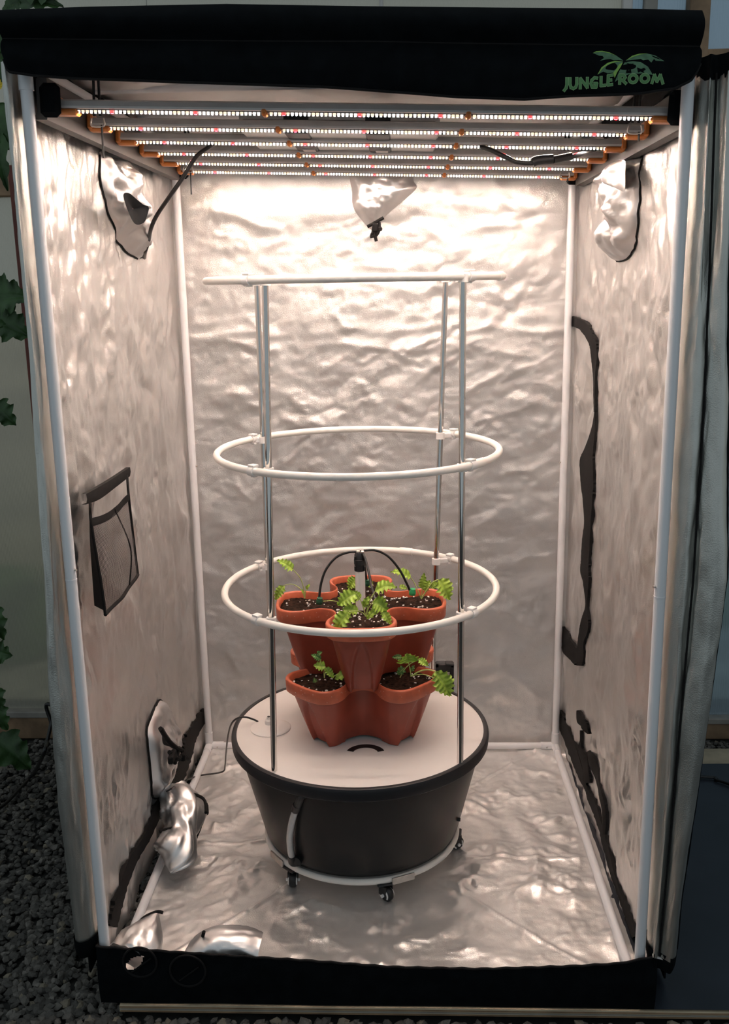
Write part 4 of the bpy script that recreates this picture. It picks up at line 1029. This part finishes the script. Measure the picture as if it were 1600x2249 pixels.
# ================================================================== DRIP RISER
RX = ay(791, 1300, .60); rz0 = TIERZ+.165
rs = thing('drip_riser', 'white riser pipe with black drip tubes standing in the upper planter', 'irrigation riser', (RX[0], .60, rz0))
zt = ay(791, 1253, .60)[2]; ztop = ay(791, 1213, .60)[2]
new('pipe', MB().tube([(RX[0], .60, rz0), (RX[0], .60, zt+.004)], .0133, 24), M['hoop'], rs)
mf = new('manifold', MB().lathe([(.0142, zt), (.0142, zt+.018), (.0155, zt+.019), (.0155, zt+.031), (.0138, zt+.032), (.0138, ztop-.006), (.0100, ztop)], (RX[0]-.0005, .60, 0), 24), M['rubber'], rs)
for dx in (-.0105, .0105):
    for zz in (zt+.009, zt+.036): new('grip_rib', MB().box((RX[0]+dx*1.2, .591, zz), (.004, .006, .012), bev=.001), M['rubber'], mf, smooth=False)
new('outlet', MB().box((RX[0]-.004, .596, ztop+.003), (.010, .010, .008), bev=.002).box((RX[0]+.008, .594, ztop+.002), (.010, .010, .008), bev=.002), M['plate'], rs, smooth=False)
TB = [([(786, 1212, .60), (765, 1213, .60), (738, 1224, .60), (716, 1250, .595), (705, 1280, .59), (700, 1316, .585)], 'green_dark', (701, 1322, .58)),
      ([(798, 1209, .60), (825, 1209, .60), (852, 1222, .605), (876, 1250, .61), (892, 1280, .615), (900, 1298, .62)], 'green', (905, 1302, .615)),
      ([(796, 1214, .59), (803, 1232, .575), (809, 1255, .555), (815, 1285, .53), (822, 1312, .50), (826, 1330, .48)], 'green_dark', (827, 1334, .475)),
      ([(791, 1211, .61), (793, 1212, .66), (798, 1228, .72), (803, 1262, .745), (805, 1278, .75)], 'green_dark', (805, 1282, .75))]
for pth, mk, e in TB:
    tb = new('drip_tube', MB().tube(smooth_path([ay(a, b, c) for a, b, c in pth], 50), .0033, 10), M['cable'], rs)
    c = ay(*e); new('emitter', MB().lathe([(.0085, -.005), (.0092, -.003), (.0092, .005), (.0075, .007), (.0075, .012), (.004, .013)], c, 16, axis=(.15, -.1, 1)), M[mk], tb)

# ================================================================== KALE SEEDLINGS
def leaf_blade(mb, base, tip, width, face, droop=.15, ruffle=.12, lobes=5, seed=0, round_=0.6, nu=26, nv=13):
    base = np.array(base); tip = np.array(tip); d = tip-base; L = np.linalg.norm(d); d = d/L
    n = np.array(face, float); n = n - d*np.dot(n, d); n /= np.linalg.norm(n); s_ = np.cross(n, d)
    t = np.linspace(0, 1, nu); v = np.linspace(-1, 1, nv); T, V = np.meshgrid(t, v, indexing='ij')
    prof = np.sin(np.pi*np.clip(T, 0, 1)**round_)**.75
    prof = np.maximum(prof, .05)
    edge = 1 + .20*np.sin(T*lobes*2*np.pi + np.where(V > 0, .6, 2.2) + seed) * np.abs(V)**2 + .08*np.sin(T*lobes*5.3*np.pi + seed*2 + V)*np.abs(V)**2
    half = width/2*prof*edge
    z = droop*L*np.sin(T*np.pi) + ruffle*width*(np.abs(V)**1.6)*np.sin(T*lobes*2.3*np.pi + 2.1*np.sign(V) + seed) + .10*width*np.abs(V) - .05*width*np.exp(-(V/.12)**2)
    P = base + T[..., None]*d*L + (V*half)[..., None]*s_ + z[..., None]*n
    mb.grid(P)
    return P
def px_leaf(root, Y, b, t, wpx, face=(.1, -.75, .65), mk='leaf', dt=0.0, petiole=None, pr=.0011, **kw):
    B = ay(b[0], b[1], Y); Tp = ay(t[0], t[1], Y+dt); sc = (Y-CAM[1])/FOC*1.03
    if petiole: new('stalk', MB().tube(smooth_path([ay(x, y, Y if len(q) < 1 else Y+q[0]) for x, y, *q in petiole], 18), np.linspace(pr*1.25, pr, len(smooth_path([ay(x, y, Y) for x, y, *q in petiole], 18))), 7), M['stalk'], root)
    mb = MB(); P = leaf_blade(mb, B, Tp, wpx*sc, face, **kw)
    lf = new('leaf', mb, M[mk], root, angle=0)
    mid = P[:, P.shape[1]//2]; new('midrib', MB().tube(mid[:-3], np.linspace(.0009, .0003, len(mid)-3), 5), M['stalk'], lf)
    return lf
def seedling(label, px, py, Y):
    return thing('kale_seedling', label, 'plant', ay(px, py, Y), 'kale seedlings in the terracotta planters')
k = seedling('young kale with two long pale stalks arching out of the left upper pot', 668, 1313, .62); Y = .62
px_leaf(k, Y, (643, 1251), (607, 1231), 24, petiole=[(668, 1314), (666, 1290), (658, 1268), (643, 1251)], droop=.12, seed=1, face=(.2, -.65, .75))
px_leaf(k, Y, (623, 1286), (605, 1318), 20, petiole=[(669, 1314), (660, 1294), (641, 1283), (623, 1286)], droop=.15, seed=2)
px_leaf(k, Y, (672, 1294), (681, 1282), 8, petiole=[(669, 1312), (670, 1302), (672, 1294)], lobes=2, seed=3, ruffle=.03)
px_leaf(k, Y, (667, 1302), (660, 1294), 7, lobes=2, seed=4, ruffle=.03)
new('stalk', MB().tube(smooth_path([ay(702, 1322, .60), ay(725, 1319, .59), ay(742, 1322, .58)], 14), .0011, 7), M['stalk'], k)
k = seedling('bushy young kale with ruffled leaves in the front upper pot', 803, 1352, .455); Y = .455
px_leaf(k, Y, (824, 1298), (872, 1292), 32, petiole=[(803, 1354), (807, 1335), (813, 1316), (824, 1298)], droop=.28, seed=1, face=(0, -.6, .8), pr=.0014)
px_leaf(k, Y-.01, (818, 1322), (850, 1340), 40, petiole=[(804, 1354), (808, 1338), (818, 1322)], droop=.10, seed=2, ruffle=.14)
px_leaf(k, Y-.02, (838, 1342), (858, 1372), 20, droop=.10, seed=3)
px_leaf(k, Y-.015, (826, 1340), (805, 1360), 16, mk='leaf', seed=4, lobes=3)
px_leaf(k, Y-.01, (786, 1342), (750, 1338), 24, petiole=[(803, 1354), (796, 1346), (786, 1342)], droop=.12, seed=5)
px_leaf(k, Y-.03, (766, 1344), (736, 1390), 36, petiole=[(786, 1342, -.01), (775, 1342, -.02), (766, 1344, -.03)], droop=.14, seed=6, ruffle=.14, face=(-.2, -.75, .6))
px_leaf(k, Y, (782, 1304), (742, 1330), 36, petiole=[(803, 1354), (797, 1334), (790, 1315), (782, 1304)], droop=.18, seed=7, ruffle=.13)
px_leaf(k, Y+.01, (790, 1316), (766, 1298), 22, droop=.1, seed=8)
px_leaf(k, Y+.005, (798, 1332), (812, 1308), 16, petiole=[(803, 1354), (800, 1342), (798, 1332)], seed=9, lobes=3)
k = seedling('young kale with fan-shaped leaf hanging over the right upper pot', 925, 1313, .635); Y = .635
px_leaf(k, Y, (962, 1273), (985, 1318), 42, petiole=[(925, 1315), (938, 1294), (950, 1279), (962, 1273)], pr=.0016, droop=.12, seed=1, ruffle=.08, face=(.5, -.8, .3))
px_leaf(k, Y, (926, 1292), (931, 1257), 18, petiole=[(925, 1314), (926, 1302), (926, 1292)], droop=.08, seed=2)
px_leaf(k, Y+.01, (930, 1296), (945, 1274), 20, droop=.1, seed=3)
px_leaf(k, Y+.01, (945, 1290), (961, 1278), 16, droop=.1, seed=4)
px_leaf(k, Y, (901, 1268), (857, 1257), 24, petiole=[(924, 1314), (916, 1295), (908, 1278), (901, 1268)], droop=.2, seed=5, face=(0, -.6, .8))
px_leaf(k, Y+.02, (876, 1288), (894, 1294), 12, seed=6, lobes=3)
k = seedling('small kale half hidden behind the white riser pipe', 786, 1290, .79); Y = .78
px_leaf(k, Y, (784, 1270), (765, 1292), 28, petiole=[(790, 1292), (790, 1278), (784, 1270)], seed=1, droop=.1)
px_leaf(k, Y, (806, 1272), (815, 1292), 16, petiole=[(792, 1292), (800, 1276), (806, 1272)], seed=2, droop=.1)
k = seedling('weak little kale with rounded leaves in the lower left pot', 712, 1487, .475); Y = .475
px_leaf(k, Y, (714, 1464), (688, 1462), 23, petiole=[(712, 1489), (711, 1476), (714, 1464)], seed=1, ruffle=.05, lobes=4, droop=.05)
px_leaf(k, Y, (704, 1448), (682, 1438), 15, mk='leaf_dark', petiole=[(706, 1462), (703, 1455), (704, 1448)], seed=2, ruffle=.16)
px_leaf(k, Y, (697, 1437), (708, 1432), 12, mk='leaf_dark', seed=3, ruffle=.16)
px_leaf(k, Y-.01, (714, 1466), (732, 1489), 17, petiole=[(712, 1488), (714, 1476), (714, 1466)], seed=4, droop=.08)
px_leaf(k, Y-.005, (760, 1480), (735, 1492), 19, petiole=[(730, 1487), (742, 1480), (754, 1479)], seed=5, ruffle=.05, lobes=3)
px_leaf(k, Y-.005, (750, 1480), (758, 1470), 12, seed=6, lobes=3)
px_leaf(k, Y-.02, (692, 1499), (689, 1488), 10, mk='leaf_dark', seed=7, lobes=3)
k = seedling('sprawling kale with one big ruffled leaf drooping off the lower right pot', 902, 1484, .495); Y = .495
px_leaf(k, Y, (896, 1455), (893, 1434), 46, petiole=[(902, 1486), (900, 1470), (896, 1455)], seed=1, droop=.05, ruffle=.10, lobes=4)
px_leaf(k, Y, (918, 1448), (940, 1463), 17, petiole=[(878, 1488), (888, 1470), (902, 1457), (918, 1450)], seed=2, droop=.12)
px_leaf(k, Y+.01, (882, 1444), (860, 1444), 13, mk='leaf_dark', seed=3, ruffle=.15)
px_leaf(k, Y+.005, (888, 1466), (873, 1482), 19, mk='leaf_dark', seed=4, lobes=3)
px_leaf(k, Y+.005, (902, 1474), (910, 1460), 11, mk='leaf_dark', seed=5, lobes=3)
px_leaf(k, Y-.03, (956, 1474), (988, 1528), 44, petiole=[(903, 1485), (922, 1474, -.01), (940, 1471, -.02), (956, 1475, -.03)], pr=.0015, droop=.12, seed=6, ruffle=.14, face=(.1, -.85, .5), lobes=6, round_=.75)
new('stalk', MB().tube(smooth_path([ay(904, 1484, Y), ay(926, 1481, Y-.01), ay(945, 1486, Y-.025), ay(960, 1494, Y-.03)], 16), .0012, 7), M['stalk'], k)
px_leaf(k, Y-.02, (950, 1488), (952, 1477), 6, mk='leaf', seed=7, lobes=2, ruffle=.02)

# ================================================================== SMALL THINGS ON AND AROUND THE TANK
cc = az(594, 1599, ZL)
cap = thing('access_cap', 'round white cap with a small knob lying on the pale lid', 'cap', (cc[0], cc[1], ZL))
new('disc', MB().lathe([(.0, .3575), (.056, .3577), (.0565, .3600), (.052, .3622), (.025, .3655), (.0, .366)], (cc[0], cc[1], 0), 48), M['lid'], cap)
new('knob', MB().lathe([(.011, .364), (.012, .370), (.011, .377), (.006, .381), (.006, .386), (.0, .387)], (cc[0]-.006, cc[1]+.012, 0), 20), M['lid'], cap)
new('knob_hole', MB().lathe([(.004, .3855), (.004, .3880), (.0, .3880)], (cc[0]-.006, cc[1]+.012, 0), 12), M['rubber'], cap)  # black disc standing in for the shade of a hole
pth = [az(566, 1585, .362), az(556, 1580, .372), az(538, 1575, .385), az(520, 1578, .385), az(507, 1592, .35), az(500, 1620, .25), az(496, 1655, .12), az(494, 1682, .03), az(490, 1694, .0), az(470, 1699, -.004), az(440, 1703, -.003), az(412, 1712, .03), az(395, 1720, .055), ax(378, 1731, -.57), ax(366, 1738, -.60)]
o = new('pump_cord', MB().tube(smooth_path(pth, 120), .0027, 8), M['cable'], org=pth[0]); tag(o, 'thin black cord running from the white lid cap to the lower wall sleeve', 'cord')
bb = ay(979, 1490, .93)
bxp = thing('control_box', 'small black box with a grey label standing behind the planters', 'box', (bb[0], .93, ZL))
tl_, br_ = ay(956, 1457, .93), ay(996, 1530, .93)
new('case', MB().box(((tl_[0]+br_[0])/2, .94, (tl_[2]+br_[2])/2), (br_[0]-tl_[0], .03, tl_[2]-br_[2]), bev=.004), M['rubber'], bxp, smooth=False)
fx0, fx1, fz0, fz1 = tl_[0]+.001, br_[0]-.001, br_[2]+.001, tl_[2]-.001
new('bezel', MB().box(((fx0+fx1)/2, .923, fz1-.004), (fx1-fx0, .008, .008)).box((fx1-.004, .923, (fz0+fz1)/2), (.008, .008, fz1-fz0)).box((fx0+.004, .923, (fz0+fz1)/2), (.008, .008, fz1-fz0)), M['tank_rim'], bxp, smooth=False)
new('label_plate', MB().box(((fx0+fx1)/2+.004, .9245, ay(980, 1478, .93)[2]), (.022, .002, .010)), M['plate'], bxp, smooth=False)
new('bracket', MB().box((fx1-.012, .925, fz1+.002), (.026, .02, .006), rot=np.array(Matrix.Rotation(.12, 3, 'Y')), bev=.001), M['rubber'], bxp, smooth=False)

# ---- mesh pouch on the left wall
XP = -.602
pouch = thing('mesh_pouch', 'black mesh tool pouch hanging from a strip on the silver left wall', 'pouch', ax(240, 1200, XP))
st_ = [ax(a, b, XP) for a, b in [(184, 1085), (210, 1071), (245, 1050), (281, 1026)]]; sb_ = [ax(a, b, XP) for a, b in [(184, 1108), (215, 1096), (250, 1070), (281, 1046)]]
S1 = smooth_path(st_, 20); S2 = smooth_path(sb_, 20)
off = np.array([.005, 0, 0])
new('hanging_strip', MB().grid(np.array([S1-off, S1+off, (S1+S2)/2+off*1.4, S2+off, S2-off])), M['velcro'], pouch)
cx = -.575
TLp, TRp, BRp, BLp = ax(200, 1142, cx), ax(281, 1085, cx), ax(303, 1262, cx+.012), ax(231, 1350, cx+.012)
nu, nv = 20, 26
Uu, Vv = np.meshgrid(np.linspace(0, 1, nu), np.linspace(0, 1, nv), indexing='ij')
Pp = (TLp*(1-Uu)[..., None]+TRp*Uu[..., None])*(1-Vv)[..., None] + (BLp*(1-Uu)[..., None]+BRp*Uu[..., None])*Vv[..., None]
Pp = Pp + np.stack([.018*np.sin(Uu*np.pi)*np.sin(Vv*np.pi*.9)+.004*pn(Uu*4, Vv*5, 3), 0*Uu, -.012*np.sin(Uu*np.pi)*(1-Vv)], -1)
mb = MB().grid(Pp); netf = new('front_net', mb, M['net'], pouch, angle=0)
uvl = netf.data.uv_layers.new(name='UVMap'); lv = np.empty(len(netf.data.loops), int); netf.data.loops.foreach_get('vertex_index', lv)
uvs = np.stack([Uu.ravel(), Vv.ravel()], -1)[lv]; uvl.data.foreach_set('uv', uvs.ravel())
pk = MB(); Q0 = ax(196, 1110, cx-.02); Q1 = ax(207, 1325, cx-.02); 
B0 = np.array([ax(a, b, -.612) for a, b in [(196, 1108), (197, 1180), (202, 1260), (207, 1330)]]); F0 = np.array([Pp[0, int(v*(nv-1))] for v in (0, .33, .66, .97)])
F0[0] = ax(199, 1112, cx)
new('side_gusset', MB().grid(np.array([smooth_path(B0, 16), (smooth_path(B0, 16)+smooth_path(F0, 16))/2, smooth_path(F0, 16)])), M['velcro'], pouch)
bnd = [ax(198, 1106, cx-.01), Pp[0, 0], Pp[0, nv//3], Pp[0, 2*nv//3], Pp[0, -1]]
new('binding', MB().tube(smooth_path(bnd, 30), .0032, 8).tube(Pp[:, -1], .004, 8).tube(smooth_path([ax(279, 1044, cx-.01), Pp[-1, 0], Pp[-1, nv//2], Pp[-1, -1]], 30), .003, 8), M['velcro'], pouch)
new('top_hem', MB().grid(np.array([Pp[:, 0]+np.array([.002, 0, .004]), Pp[:, 0]+np.array([.003, 0, -.012]), Pp[:, 1]+np.array([.001, 0, -.006])])), M['velcro'], pouch)
ln = [Pp[11, 0]+np.array([.002, 0, 0]), Pp[13, nv//2]+np.array([.003, 0, 0]), Pp[12, -2]+np.array([.002, 0, 0])]
new('divider_seam', MB().tube(smooth_path(ln, 20), .0017, 6), M['velcro'], pouch)

# ================================================================== OUTSIDE: VINE, CABLES
vine = thing('cucumber_vine', 'dark green climbing vine with broad leaves and yellow flower left of the tent', 'plant', (-1.12, .75, -.05))
YV = .78
def vst(px, Y=YV): return [ay(a, b, Y) for a, b in px]
new('stem', MB().tube(smooth_path(vst([(-22, 1640), (-30, 1400), (-18, 1150), (-26, 900), (-14, 650), (-20, 400), (-8, 200), (10, 60), (30, 10)]), 60), .005, 8), M['vine_stem'], vine)
def vleaf(b, t, w, face=(.1, -.9, .3), Y=YV, pet=None, seed=0, mk='vine_leaf'):
    B, Tp = ay(b[0], b[1], Y), ay(t[0], t[1], Y); mb = MB()
    leaf_blade(mb, B, Tp, w*(Y-CAM[1])/FOC, face, droop=.12, ruffle=.05, lobes=3, seed=seed, round_=.55, nu=22, nv=13)
    o = new('leaf', mb, M[mk], vine, angle=0)
    if pet: new('leaf_stalk', MB().tube(smooth_path(vst(pet, Y), 14), .0025, 6), M['vine_stem'], vine)
vleaf((-12, 655), (66, 652), 84, seed=1, pet=[(-18, 690), (-14, 670), (-10, 655)])
vleaf((-10, 700), (70, 742), 78, seed=2, pet=[(-18, 740), (-14, 715), (-10, 700)])
vleaf((-6, 690), (28, 725), 40, seed=3)
vleaf((-14, 890), (36, 934), 58, seed=4, pet=[(-22, 930), (-14, 890)])
vleaf((-18, 1330), (10, 1405), 48, seed=5, pet=[(-26, 1350), (-18, 1330)])
vleaf((-16, 1430), (28, 1440), 56, seed=6)
vleaf((-18, 1500), (8, 1560), 44, seed=7); vleaf((-14, 1545), (18, 1602), 48, seed=8)
vleaf((-14, 1620), (66, 1690), 84, seed=9, face=(.1, -.6, .75), pet=[(-22, 1600), (-14, 1620)])
vleaf((-20, 60), (14, 120), 60, seed=10); vleaf((-18, 120), (12, 190), 56, seed=11); vleaf((-18, 230), (20, 330), 64, seed=12); vleaf((-10, 270), (18, 420), 40, seed=13)
vleaf((40, 6), (140, 16), 44, seed=14, pet=[(26, 24), (34, 14), (42, 6)]); vleaf((60, -20), (148, -6), 60, seed=15); vleaf((44, 2), (6, 34), 30, seed=16)
fb = MB(); fc = ay(0, 186, YV-.02)
for k_ in range(5):
    a = k_*2*math.pi/5; leaf_blade(fb, fc, fc+np.array([.013*math.cos(a), -.004, .013*math.sin(a)]), .010, (0, -1, .2), droop=.1, ruffle=.03, lobes=2, nu=8, nv=5)
new('flower', fb, M['flower'], vine, angle=0)
cp = [(-.66, .72, .10), ay(120, 1552, .78), ay(112, 1590, .78), ay(104, 1625, .74), ay(94, 1660, .70), az(72, 1700, -.028), az(40, 1735, -.030), az(8, 1768, -.030), az(-40, 1800, -.030)]
o = new('outdoor_cable', MB().tube(smooth_path(cp, 80), .0058, 8), M['cable'], org=cp[5]); tag(o, 'black cable dropping beside the tent onto the gravel', 'cable')
cp = [(.70, 1.02, -.012), az(1546, 1706, -.011), az(1572, 1713, -.011), az(1600, 1722, -.011), az(1640, 1740, -.011)]
o = new('outdoor_cable', MB().tube(smooth_path(cp, 40), .0048, 8), M['cable'], org=cp[1]); tag(o, 'black cable lying on the dark blue-grey sheet', 'cable')
